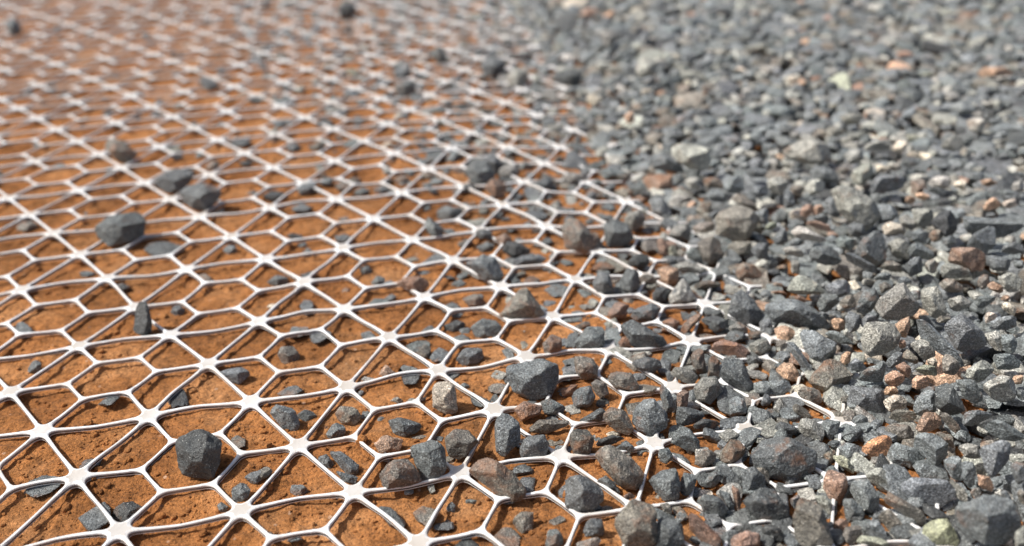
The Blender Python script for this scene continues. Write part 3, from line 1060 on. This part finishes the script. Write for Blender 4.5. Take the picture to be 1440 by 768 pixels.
for i in range(-26, 16):
    for j in range(-8, 28):
        if not exists(i, j):
            continue
        c = lat(i, j)
        w = to_world(np.array([c]))[0]
        if not in_view(w):
            continue
        rr = random.Random(i * 1009 + j * 31 + 5)
        if not is_hex(i, j):
            b = Buf()
            arms = []
            for d in DIRS:
                ni, nj = i + d[0], j + d[1]
                if is_hex(ni, nj):
                    v = lat(ni, nj) - c
                    ang = math.atan2(v[1], v[0])
                else:
                    P = nn_path(i, j, d)
                    v = P[3] - P[0]
                    ang = math.atan2(v[1], v[0])
                reach = R_NODE if exists(ni, nj) else R_NODE * rr.uniform(0.75, 1.3)
                arms.append((ang, reach, HW * (1.0 if exists(ni, nj) else 0.55)))
            star(b, c, arms, 0.0003, HT, 0.00035, 0.0037)
            nodes.append((shown(w), b))
            for d in DIRS[:3]:
                ni, nj = i + d[0], j + d[1]
                if is_hex(ni, nj) or not exists(ni, nj):
                    continue
                P = nn_path(i, j, d)
                s = np.r_[0, np.cumsum(np.linalg.norm(np.diff(P, axis=0), axis=1))]
                q = np.linspace(R_NODE - 0.0006, s[-1] - R_NODE + 0.0006, 13)
                Q = np.stack([np.interp(q, s, P[:, 0]), np.interp(q, s, P[:, 1])], 1)
                u = np.abs(np.linspace(-1, 1, 13))
                b = Buf()
                strip(b, Q, HW * (0.76 + 0.21 * u ** 1.5), HT * (0.93 + 0.04 * u))
                ribs.append((shown(to_world(np.array([P[6]]))[0]), b))
        else:
            vs = [c + HEX_R * lat(*d) / A_EDGE for d in DIRS]
            ok = [exists(i + d[0], j + d[1]) for d in DIRS]
            order = sorted(range(6), key=lambda k: math.atan2(*(vs[k] - c)[::-1]))
            b = Buf()
            for q in range(6):
                k, kn, kp = order[q], order[(q + 1) % 6], order[(q - 1) % 6]
                if not ok[k]:
                    continue
                arms = []
                for t in (vs[kn], vs[kp], c + lat(*DIRS[k])):
                    v = t - vs[k]
                    arms.append((math.atan2(v[1], v[0]), R_Y, HW))
                star(b, vs[k], arms, 0.0002, HT, 0.0001)
                dv = vs[kn] - vs[k]
                ln = np.linalg.norm(dv)
                dv /= ln
                if ok[kn]:
                    t = np.linspace(R_Y - 0.0005, ln - R_Y + 0.0005, 7)
                    u = np.abs(np.linspace(-1, 1, 7))
                    strip(b, vs[k] + t[:, None] * dv, HW * (0.76 + 0.21 * u ** 1.5), HT * (0.93 + 0.04 * u))
                for d2, other in ((dv, kn), ((vs[kp] - vs[k]) / np.linalg.norm(vs[kp] - vs[k]), kp)):
                    if not ok[other]:
                        t = np.linspace(R_Y - 0.0005, R_Y + rr.uniform(0.002, 0.009), 4)
                        strip(b, vs[k] + t[:, None] * d2, HW * np.array([.97, .9, .85, .8]), HT * np.array([.97, .95, .93, .9]), (False, True))
                # the spoke from this corner to its junction
                nd = c + lat(*DIRS[k])
                sv = nd - vs[k]
                ln = np.linalg.norm(sv)
                sv /= ln
                t = np.linspace(R_Y - 0.0005, ln - R_NODE + 0.0006, 5)
                u = np.abs(np.linspace(-1, 1, 5))
                s = Buf()
                strip(s, vs[k] + t[:, None] * sv, HW * (0.90 + 0.08 * u), HT * (0.94 + 0.03 * u))
                ribs.append((shown(to_world(np.array([vs[k]]))[0]), s))
            if b.n:
                hexes.append((shown(w), b))

grid = bpy.data.objects.new('geogrid', None)
COL.objects.link(grid)
grid.location = (0, 0, 0)
grid.empty_display_size = 0.05
grid['label'] = 'white plastic net of hexagons with star junctions stretched over the orange soil'
grid['category'] = 'geogrid'
for kind, items in (('node', nodes), ('rib', ribs), ('hexagon', hexes)):
    items.sort(key=lambda t: t[0])
    for key, b in items[:100]:
        b.build(kind, grid)
    rest = Buf()
    for key, b in items[100:]:
        rest.merge(b)
    if rest.n:
        rest.build(kind, grid)['kind'] = 'stuff'

# ------------------------------------------------------------------ stones
TINT = {'g': (0.168, 0.182, 0.182), 'd': (0.062, 0.066, 0.066), 'l': (0.350, 0.342, 0.300), 'b': (0.205, 0.185, 0.152), 'r': (0.340, 0.215, 0.155),
        'o': (0.500, 0.320, 0.210), 'O': (0.540, 0.270, 0.140), 'w': (0.620, 0.540, 0.430), 'y': (0.360, 0.360, 0.270), 'Y': (0.400, 0.400, 0.255)}
RUST = {'g': 0.10, 'd': 0.02, 'l': 0.16, 'b': 0.40, 'r': 0.50, 'o': 0.25, 'O': 0.15, 'w': 0.1, 'y': 0.05, 'Y': 0.0}
WORD = {'g': 'grey', 'd': 'dark grey', 'l': 'light grey', 'b': 'brown grey', 'r': 'reddish brown', 'o': 'pinkish tan', 'O': 'orange', 'w': 'cream', 'y': 'greenish', 'Y': 'yellow green'}

def carve(dirs, n, d, p):
    q = np.clip(dirs @ n.T, 1e-6, None) / d[None]
    return (q ** p).sum(1) ** (-1.0 / p)

def rough_up(P, size, seed, amt=1.0):
    Q = P / size
    ridge = 1 - 2 * np.abs(vnoise(Q * 3.1 + seed * 2.3, 91))
    k = 1 + amt * (0.040 * fbm(Q * 2.2 + seed * 3.7, 31, 2) + 0.020 * ridge + 0.020 * fbm(Q * 7.0 + seed * 1.3, 47, 3))
    # sharp little ledges where flakes broke away
    for sc, th, a in ((3.0, 0.22, 0.030), (6.0, 0.28, 0.018)):
        k = k - amt * a * np.clip((vnoise(Q * sc + seed * 5.1, 77) - th) / 0.06, 0, 1)
    return P * k[:, None]

def shape_stone(st, idx):
    """a stone as the meeting of cut planes: the photographed outline in depth, plus broken faces front and back"""
    rr = np.random.default_rng(1000 + idx)
    H, c = st['H'], st['c']
    ray = np.array([(c[0] - 720) / FPX, (384 - c[1]) / FPX, -1.0]) @ RM.T       # per unit of depth
    hlow = (H[:, 1].max() - c[1]) / FPX * UP[2] * 0.97
    g0 = on_plane(c, 0.0)[:, :2]
    lay = st['lay']
    if lay in 'sh':
        z0 = soil_z(g0)[0] - 0.0012
    elif lay == 'n':
        d = edge_dist(g0, EDGE)[0]
        z0 = -0.0004 + max(0.0, min(0.004, d * 0.1))
    else:
        z0 = max(bed_top(g0)[0] - 0.0040 + 0.0055 * (1 - min(max((c[1] - 110) / 170, 0), 1)), -0.001)
    t = (CZ - z0) / (hlow - ray[2])
    zc = z0 + hlow * t
    if lay == 's' and zc > -0.0018:
        zc = -0.0018
        t = (CZ - zc) / -ray[2]
    ctr = CAMP + t * ray
    v = ray / np.linalg.norm(ray)
    wpx = H[:, 0].max() - H[:, 0].min()
    hpx = H[:, 1].max() - H[:, 1].min()
    w, h = wpx / FPX * t, hpx / FPX * t
    dh = rr.uniform(0.42, 0.58) * min(max(w, 0.6 * h), max(h, 0.6 * w))
    if lay == 's':
        dh = max(dh, (h / 2 * 0.88 + 0.0006) / 0.46 * 0.95)
    Pl = ctr + ((H[:, 0:1] - c[0]) * RIGHT[None] - (H[:, 1:2] - c[1]) * UP[None]) / FPX * t
    n, d = [], []
    for a, b in zip(Pl, np.roll(Pl, -1, 0)):
        e = b - a
        if np.linalg.norm(e) < 1e-5:
            continue
        n0 = np.cross(e, v)
        n0 /= np.linalg.norm(n0)
        if n0 @ (a - ctr) < 0:
            n0 = -n0
        for sg in (-1, 1):
            al = math.radians(rr.uniform(3, 13) if lay == 's' else rr.uniform(14, 48))
            nn = n0 * math.cos(al) + sg * v * math.sin(al)
            n.append(nn)
            d.append(max(nn @ (a - ctr), 0.0004))
    for sg in (-1, 1):
        for k in range(6 if sg < 0 else 2):
            p = np.cross(v, rr.normal(size=3))
            be, dd = math.radians(rr.uniform(8, 42)), rr.uniform(0.78, 1.08)
            if sg < 0 and k < 3:                     # a top face, and two flanks that meet in a ridge
                u = UP * (1.0 if k == 0 else -0.45) + RIGHT * (rr.uniform(-0.6, 0.6) if k == 0 else (1 if k == 1 else -1) * rr.uniform(0.6, 1.2))
                p = u - v * (u @ v)
                be, dd = math.radians(rr.uniform(36, 58) if k == 0 else rr.uniform(20, 46)), rr.uniform(0.58, 0.86)
            elif sg < 0:
                be, dd = math.radians(rr.uniform(15, 60)), rr.uniform(0.80, 1.1)
            if lay == 's':                           # a flat slab that shows its top and its near edge
                be, dd = be * 0.4, 1.0 + 0.25 * rr.random()
            p /= np.linalg.norm(p)
            n.append(sg * v * math.cos(be) + p * math.sin(be))
            d.append(dh * dd)
    if lay == 's':
        cap = np.array([rr.normal() * 0.07, rr.normal() * 0.07, 1.0])
        n.append(cap / np.linalg.norm(cap))
        d.append(max(0.0003 - ctr[2], 0.0006))
    n, d = np.array(n), np.array(d)
    big = max(wpx, hpx)
    k = 5 if big > 46 else (4 if big > 20 else 3)
    base, F = ICO[k]
    ax = np.stack([RIGHT, UP, v])
    D = (base * np.array([w, h, dh * 2])) @ ax
    D /= np.linalg.norm(D, axis=1)[:, None]
    P = D * carve(D, n, d, 70 if k == 5 else 40)[:, None]
    size = math.sqrt(w * h)
    P = rough_up(P, size, idx, 1.0)
    if lay == 's':
        P[:, 2] = np.minimum(P[:, 2], 0.0004 - ctr[2])
    else:
        # outlines lose a little to the rounding: give it back
        P *= 1.11 if lay == 'p' else 1.06
    base_c = np.array(TINT[st['col']])
    jit = rr.normal(0, 0.16)
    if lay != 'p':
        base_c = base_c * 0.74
    else:
        base_c = base_c * (1.06 if c[1] > 330 else 1.2)
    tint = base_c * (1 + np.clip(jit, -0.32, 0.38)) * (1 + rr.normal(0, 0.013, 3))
    rust = max(0.0, RUST[st['col']] + (0.0 if lay == 'p' else 0.03) + rr.normal(0, 0.12))
    return ctr, P, F, tint, rust, big

rank = sorted(range(len(STONES)), key=lambda k: (0 if STONES[k]['name'] else 1, -STONES[k]['A']))
single = set(rank[:300])
marks = [(s['c'], s['name']) for s in STONES if s['name']]

def describe(s, used):
    if s['name']:
        base = s['name']
        where = {'s': ' under the net', 'h': '', 'n': '', 'p': ''}[s['lay']] if 'soil' not in base and 'net' not in base else ''
        t = base + where
        used.add(t)
        return t
    H, A = s['H'], s['A']
    w, h = np.ptp(H[:, 0]), np.ptp(H[:, 1])
    size = 'tiny' if A < 330 else 'small' if A < 750 else 'medium' if A < 1600 else 'large'
    shape = 'flat' if w > 1.9 * h else 'upright' if h > 1.25 * w else 'angular' if len(H) <= 5 else 'blocky' if w < 1.3 * h else 'oblong'
    lay = {'s': 'stone on soil', 'h': 'stone on soil', 'n': 'stone on net', 'p': 'stone in gravel'}[s['lay']]
    order = sorted(range(len(marks)), key=lambda k: np.hypot(*((marks[k][0] - s['c']) * np.array([1, 1.4]))))
    head = f"{size} {WORD[s['col']]} {shape} {lay}"
    def rel(k):
        dx, dy = s['c'] - marks[k][0]
        far = 'just ' if math.hypot(dx, dy) < 75 else 'well ' if math.hypot(dx, dy) > 170 else ''
        if abs(dx) > 2.2 * abs(dy):
            r = 'right of' if dx > 0 else 'left of'
        elif abs(dy) > 2.2 * abs(dx):
            r = 'in front of' if dy > 0 else 'behind'
        else:
            r = ('in front and ' if dy > 0 else 'behind and ') + ('right of' if dx > 0 else 'left of')
        return far + r
    for k in order[:6]:
        t = f"{head} {rel(k)} {short(marks[k][1])}"
        if len(t.split()) <= 16 and t not in used:
            used.add(t)
            return t
    t = f"{head} near {short(marks[order[0]][1])}"
    used.add(t)
    return t

def short(name):
    """landmark phrase: the words up to the place it stands"""
    w = name.split()
    for stop in ('standing', 'lying', 'resting', 'leaning', 'beside', 'by', 'in', 'at', 'on', 'over', 'with', 'past', 'just', 'near', 'beyond', 'above', 'below', 'behind', 'covering', 'crossed', 'hanging', 'heaped', 'pointing', 'poking', 'slanting', 'filling', 'half', 'cut', 'highest', 'farthest', 'of'):
        if stop in w[2:]:
            w = w[:2 + w[2:].index(stop)]
    return 'the ' + ' '.join(w[-6:])

loose_V, loose_F, loose_T, loose_R, loose_n = [], [], [], [], 0
def add_loose(P, F, tint, rust):
    global loose_n
    loose_V.append(P)
    loose_F.append(F + loose_n)
    loose_T.append(np.broadcast_to(tint, (len(P), 3)))
    loose_R.append(np.full(len(P), rust))
    loose_n += len(P)

used = set()
for s in STONES:
    if s['name']:
        used.add(s['name'])
for idx, s in enumerate(STONES):
    ctr, P, F, tint, rust, big = shape_stone(s, idx)
    if idx in single:
        zb = P[:, 2].min()
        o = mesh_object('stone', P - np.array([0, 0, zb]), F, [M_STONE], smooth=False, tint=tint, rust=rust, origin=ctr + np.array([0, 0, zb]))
        o['label'] = describe(s, used)
        o['category'] = 'stone'
        o['group'] = 'crushed stones in the gravel bed' if s['lay'] == 'p' else 'crushed stones scattered on the net and soil'
    else:
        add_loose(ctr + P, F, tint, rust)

# ------------------------------------------------------------------ the gravel that nobody could count
def base_shapes(k, count, seed):
    rr = np.random.default_rng(seed)
    V, F = ICO[k]
    out = []
    for q in range(count):
        n = rr.normal(size=(rr.integers(7, 12), 3))
        n /= np.linalg.norm(n, axis=1)[:, None]
        n = np.concatenate([n, np.eye(3), -np.eye(3)])
        d = rr.uniform(0.55, 1.0, len(n))
        P = V * carve(V, n, d, 30)[:, None]
        P = rough_up(P, 2.0, q + seed, 1.0)
        P /= np.abs(P).max(0)
        out.append(P)
    return out
SH3, SH2, SH4 = base_shapes(3, 40, 5), base_shapes(2, 40, 6), base_shapes(4, 30, 8)

CELL = 0.0022
X0, Y0, X1, Y1 = -0.75, -0.33, 1.75, 2.3
GX, GY = np.arange(X0, X1, CELL), np.arange(Y0, Y1, CELL)
mx, my = np.meshgrid(GX, GY)
PP = np.c_[mx.ravel(), my.ravel()]
Hm = np.full(len(PP), SOIL_Z).reshape(mx.shape)
TOP = bed_top(PP).reshape(mx.shape)
PXY = project(np.c_[PP, np.full(len(PP), 0.008)])
VIEW = ((PXY[:, 0] > -150) & (PXY[:, 0] < 1850) & (PXY[:, 1] > -110) & (PXY[:, 1] < 1050) & (PXY[:, 2] > 0)).reshape(mx.shape)
ED = edge_dist(PP, EDGE).reshape(mx.shape)
DETAIL = (np.clip((PXY[:, 1] - 110) / 170, 0, 1) * np.clip((1500 - PXY[:, 0]) / 60, 0, 1) * np.clip((830 - PXY[:, 1]) / 60, 0, 1)).reshape(mx.shape)

def random_tint(rr, bright):
    u = rr.random()
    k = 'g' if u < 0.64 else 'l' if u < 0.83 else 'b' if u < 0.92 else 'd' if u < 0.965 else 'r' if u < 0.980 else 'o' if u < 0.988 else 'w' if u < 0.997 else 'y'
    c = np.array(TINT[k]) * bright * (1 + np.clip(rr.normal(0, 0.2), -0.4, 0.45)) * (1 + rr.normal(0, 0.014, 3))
    return c, max(0, RUST[k] * 0.8 + rr.normal(0, 0.08))

def rot_z(a):
    return np.array([[math.cos(a), -math.sin(a), 0], [math.sin(a), math.cos(a), 0], [0, 0, 1]])
def rot_axis(rr, mx_):
    a, t = rr.uniform(0, 2 * math.pi), rr.uniform(-mx_, mx_)
    k = np.array([math.cos(a), math.sin(a), 0])
    K = np.array([[0, 0, k[1]], [0, 0, -k[0]], [-k[1], k[0], 0]])
    return np.eye(3) + math.sin(t) * K + (1 - math.cos(t)) * (K @ K)

placed = []
def drop(rr, cells, tries, med, lo_, hi_, limit):
    ny, nx = Hm.shape
    for q in range(tries):
        a = min(max(med * math.exp(rr.normal(0, 0.36)), lo_), hi_)          # half length
        b, c = a * rr.uniform(0.6, 0.95), a * rr.uniform(0.28, 0.64)
        yaw = rr.uniform(0, math.pi)
        m = int(a / CELL) + 1
        g = np.arange(-m, m + 1) * CELL
        ex, ey = np.meshgrid(g, g)
        u = (ex * math.cos(yaw) + ey * math.sin(yaw)) / a
        w = (-ex * math.sin(yaw) + ey * math.cos(yaw)) / b
        k2 = 1 - u * u - w * w
        inside = k2 > 0
        hh = np.sqrt(np.clip(k2, 0, 1)) * c
        best = None
        for tr in range(3):
            cell = cells[rr.integers(len(cells))]
            iy, ix = divmod(int(cell), nx)
            if iy - m < 0 or ix - m < 0 or iy + m >= ny or ix + m >= nx:
                continue
            sub = Hm[iy - m:iy + m + 1, ix - m:ix + m + 1]
            z = (sub + hh)[inside].max() - c * 0.22
            over = z + c - limit[iy, ix]
            if best is None or over < best[0]:
                best = (over, iy, ix, z)
        if best is None or best[0] > 0:
            continue
        over, iy, ix, z = best
        sub = Hm[iy - m:iy + m + 1, ix - m:ix + m + 1]
        sub[inside] = np.maximum(sub[inside], z + hh[inside])
        placed.append((GX[ix], GY[iy], z, a, b, c, yaw))

rr = np.random.default_rng(99)
LIMIT = TOP - 0.0095 * DETAIL + 0.0025
LIMIT = np.maximum(LIMIT, SOIL_Z + 0.0072)
LIMIT = np.where(ED > 0.0, LIMIT, -1)
cells = np.flatnonzero((VIEW & (ED > 0.0)).ravel())
near = np.flatnonzero((VIEW & (ED > 0.0) & (PXY[:, 2].reshape(mx.shape) < 0.75)).ravel())
area = len(cells) * CELL * CELL
drop(rr, cells, int(area / 1.0e-4 * 1.6), 0.0085, 0.004, 0.017, LIMIT)
drop(rr, cells, int(area / 1.0e-4 * 1.6), 0.0060, 0.003, 0.012, LIMIT)
drop(rr, near, int(len(near) * CELL * CELL / 1.0e-4 * 2.0), 0.0040, 0.0022, 0.007, LIMIT)
n_bed = len(placed)
# strays: small stones lying on the soil below the net, thicker towards the bed
TD = edge_dist(PP, TRANS).reshape(mx.shape)
stray = np.flatnonzero((VIEW & (ED <= 0.004) & (TD > -0.02)).ravel())
far_l = np.flatnonzero((VIEW & (ED <= 0.0) & (TD < 0.0) & (PXY[:, 1].reshape(mx.shape) < 230)).ravel())
SL = np.full(mx.shape, -0.0002)
UPZ = (PXY[:, 1] < 250).reshape(mx.shape)
drop(rr, stray, int(len(stray) * CELL * CELL / 1.0e-4 * 0.9), 0.0044, 0.002, 0.0075, SL)
thick = np.clip(TD / np.maximum(TD - ED, 1e-4), 0, 1)          # 0 where the strays begin, 1 at the bed
dense = np.flatnonzero((VIEW & (ED <= 0.004) & (TD > 0) & (rr.random(mx.shape) < 0.1 + thick)).ravel())
drop(rr, dense, int(len(dense) * CELL * CELL / 1.0e-4 * 2.2), 0.0058, 0.003, 0.010, np.where(UPZ | (thick < 0.5), 0.0004, np.where((PXY[:, 1] > 430).reshape(mx.shape), 0.0020, 0.0008)))
E2 = edge_dist(PP, EDGE2).reshape(mx.shape)
crowd = np.flatnonzero((VIEW & (E2 > 0) & (ED < 0.006)).ravel())
CL = np.where(ED > -0.006, 0.0042, 0.0028)
drop(rr, crowd, int(len(crowd) * CELL * CELL / 1.0e-4 * 2.0), 0.0052, 0.0025, 0.0085, CL)
drop(rr, crowd, int(len(crowd) * CELL * CELL / 1.0e-4 * 1.5), 0.0035, 0.002, 0.006, CL)
mid = np.flatnonzero((VIEW & (ED <= 0.006) & (TD > -0.08) & UPZ & (rr.random(mx.shape) < 0.22 + 0.8 * thick ** 1.2)).ravel())
drop(rr, mid, int(len(mid) * CELL * CELL / 1.0e-4 * 1.2), 0.0060, 0.003, 0.011, np.where(thick > 0.75, 0.0034, 0.0020))
drop(rr, far_l, int(len(far_l) * CELL * CELL / 1.0e-4 * 0.16), 0.0055, 0.0025, 0.010, np.full(mx.shape, 0.0005))

for q, (x, y, z, a, b, c, yaw) in enumerate(placed):
    iy, ix = int((y - Y0) / CELL), int((x - X0) / CELL)
    if z + c < Hm[iy, ix] - 0.011:
        continue
    depth = PXY[iy * len(GX) + ix, 2]
    if depth < 0.62 and a > 0.005:
        S, F = SH4[q % 30], ICO[4][1]
    elif depth < 0.95:
        S, F = SH3[q % 40], ICO[3][1]
    else:
        S, F = SH2[q % 40], ICO[2][1]
    P = (S * np.array([a, b, c]) * 1.06) @ rot_axis(rr, 0.62).T @ rot_z(yaw).T + np.array([x, y, z])
    if q >= n_bed and SL[iy, ix] < 0 and z + c < 0.0004:
        P[:, 2] = np.minimum(P[:, 2], -0.0009)
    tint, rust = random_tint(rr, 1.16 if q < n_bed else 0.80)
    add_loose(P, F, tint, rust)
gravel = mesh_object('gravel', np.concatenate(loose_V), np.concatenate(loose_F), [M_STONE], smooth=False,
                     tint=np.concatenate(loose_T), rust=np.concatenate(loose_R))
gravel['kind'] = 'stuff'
gravel['label'] = 'crushed grey gravel spread thick over the edge of the net'

# ------------------------------------------------------------------ crumbs of soil
def build_crumbs():
    rr = np.random.default_rng(4)
    V, F, n = [], [], 0
    pts = np.c_[rr.uniform(-60, 1400, 11000), rr.uniform(215, 800, 11000)]
    G = on_plane(pts, SOIL_Z)[:, :2]
    z = soil_z(G)
    dens = vnoise(np.c_[G, np.zeros(len(G))] / 0.02, 61)
    d = edge_dist(G, EDGE)
    for k in range(len(G)):
        if d[k] > 0.0 or dens[k] < rr.uniform(-0.7, 0.7):
            continue
        r = min(0.00036 * math.exp(rr.normal(0.3, 0.62)), 0.0026)
        P = (SH2[k % 40] * r * np.array([1, rr.uniform(.7, 1), rr.uniform(.5, .8)])) @ rot_z(rr.uniform(0, 6)).T + np.array([G[k, 0], G[k, 1], z[k] + r * 0.25])
        V.append(P)
        F.append(ICO[2][1] + n)
        n += len(P)
    o = mesh_object('soil_crumbs', np.concatenate(V), np.concatenate(F), [M_SOIL], smooth=False)
    o['kind'] = 'stuff'
    o['label'] = 'loose crumbs of orange soil under the net'
build_crumbs()

# ------------------------------------------------------------------ light
SUN_EL, SUN_AZ = math.radians(53), math.radians(-88)      # azimuth from +Y towards +X
to_sun = Vector((math.sin(SUN_AZ) * math.cos(SUN_EL), math.cos(SUN_AZ) * math.cos(SUN_EL), math.sin(SUN_EL)))
sun = bpy.data.lights.new('sun', 'SUN')
sun.energy = 3.9
sun.angle = math.radians(0.6)
sun.color = (1.0, 0.98, 0.94)
so = bpy.data.objects.new('sun', sun)
so.rotation_euler = to_sun.to_track_quat('Z', 'Y').to_euler()
so.location = to_sun * 3
COL.objects.link(so)
world = bpy.data.worlds.new('World')
scene.world = world
world.use_nodes = True
wn = world.node_tree
sky = wn.nodes.new('ShaderNodeTexSky')
sky.sky_type = 'NISHITA'
sky.sun_disc = False
sky.sun_elevation = SUN_EL
sky.sun_rotation = SUN_AZ
sky.dust_density = 4.0
sky.air_density = 0.8
sky.ozone_density = 0.6
wn.links.new(sky.outputs['Color'], wn.nodes['Background'].inputs['Color'])
wn.nodes['Background'].inputs['Strength'].default_value = 0.088

# ------------------------------------------------------------------ camera
cam = bpy.data.cameras.new('camera')
cam.sensor_width = 36
cam.sensor_fit = 'HORIZONTAL'
cam.lens = FPX / 1440 * 36
cam.clip_start = 0.01
cam.clip_end = 200
cam.dof.use_dof = True
cam.dof.focus_distance = 0.388
cam.dof.aperture_fstop = 6.6
co = bpy.data.objects.new('camera', cam)
co.location = (CX, CY, CZ)
co.rotation_euler = (RX, RY, RZ)
COL.objects.link(co)
scene.camera = co

scene.view_settings.view_transform = 'Standard'
scene.view_settings.look = 'None'
scene.view_settings.exposure = 0.42
scene.view_settings.gamma = 1
scene.cycles.max_bounces = 6
scene.cycles.use_denoising = True
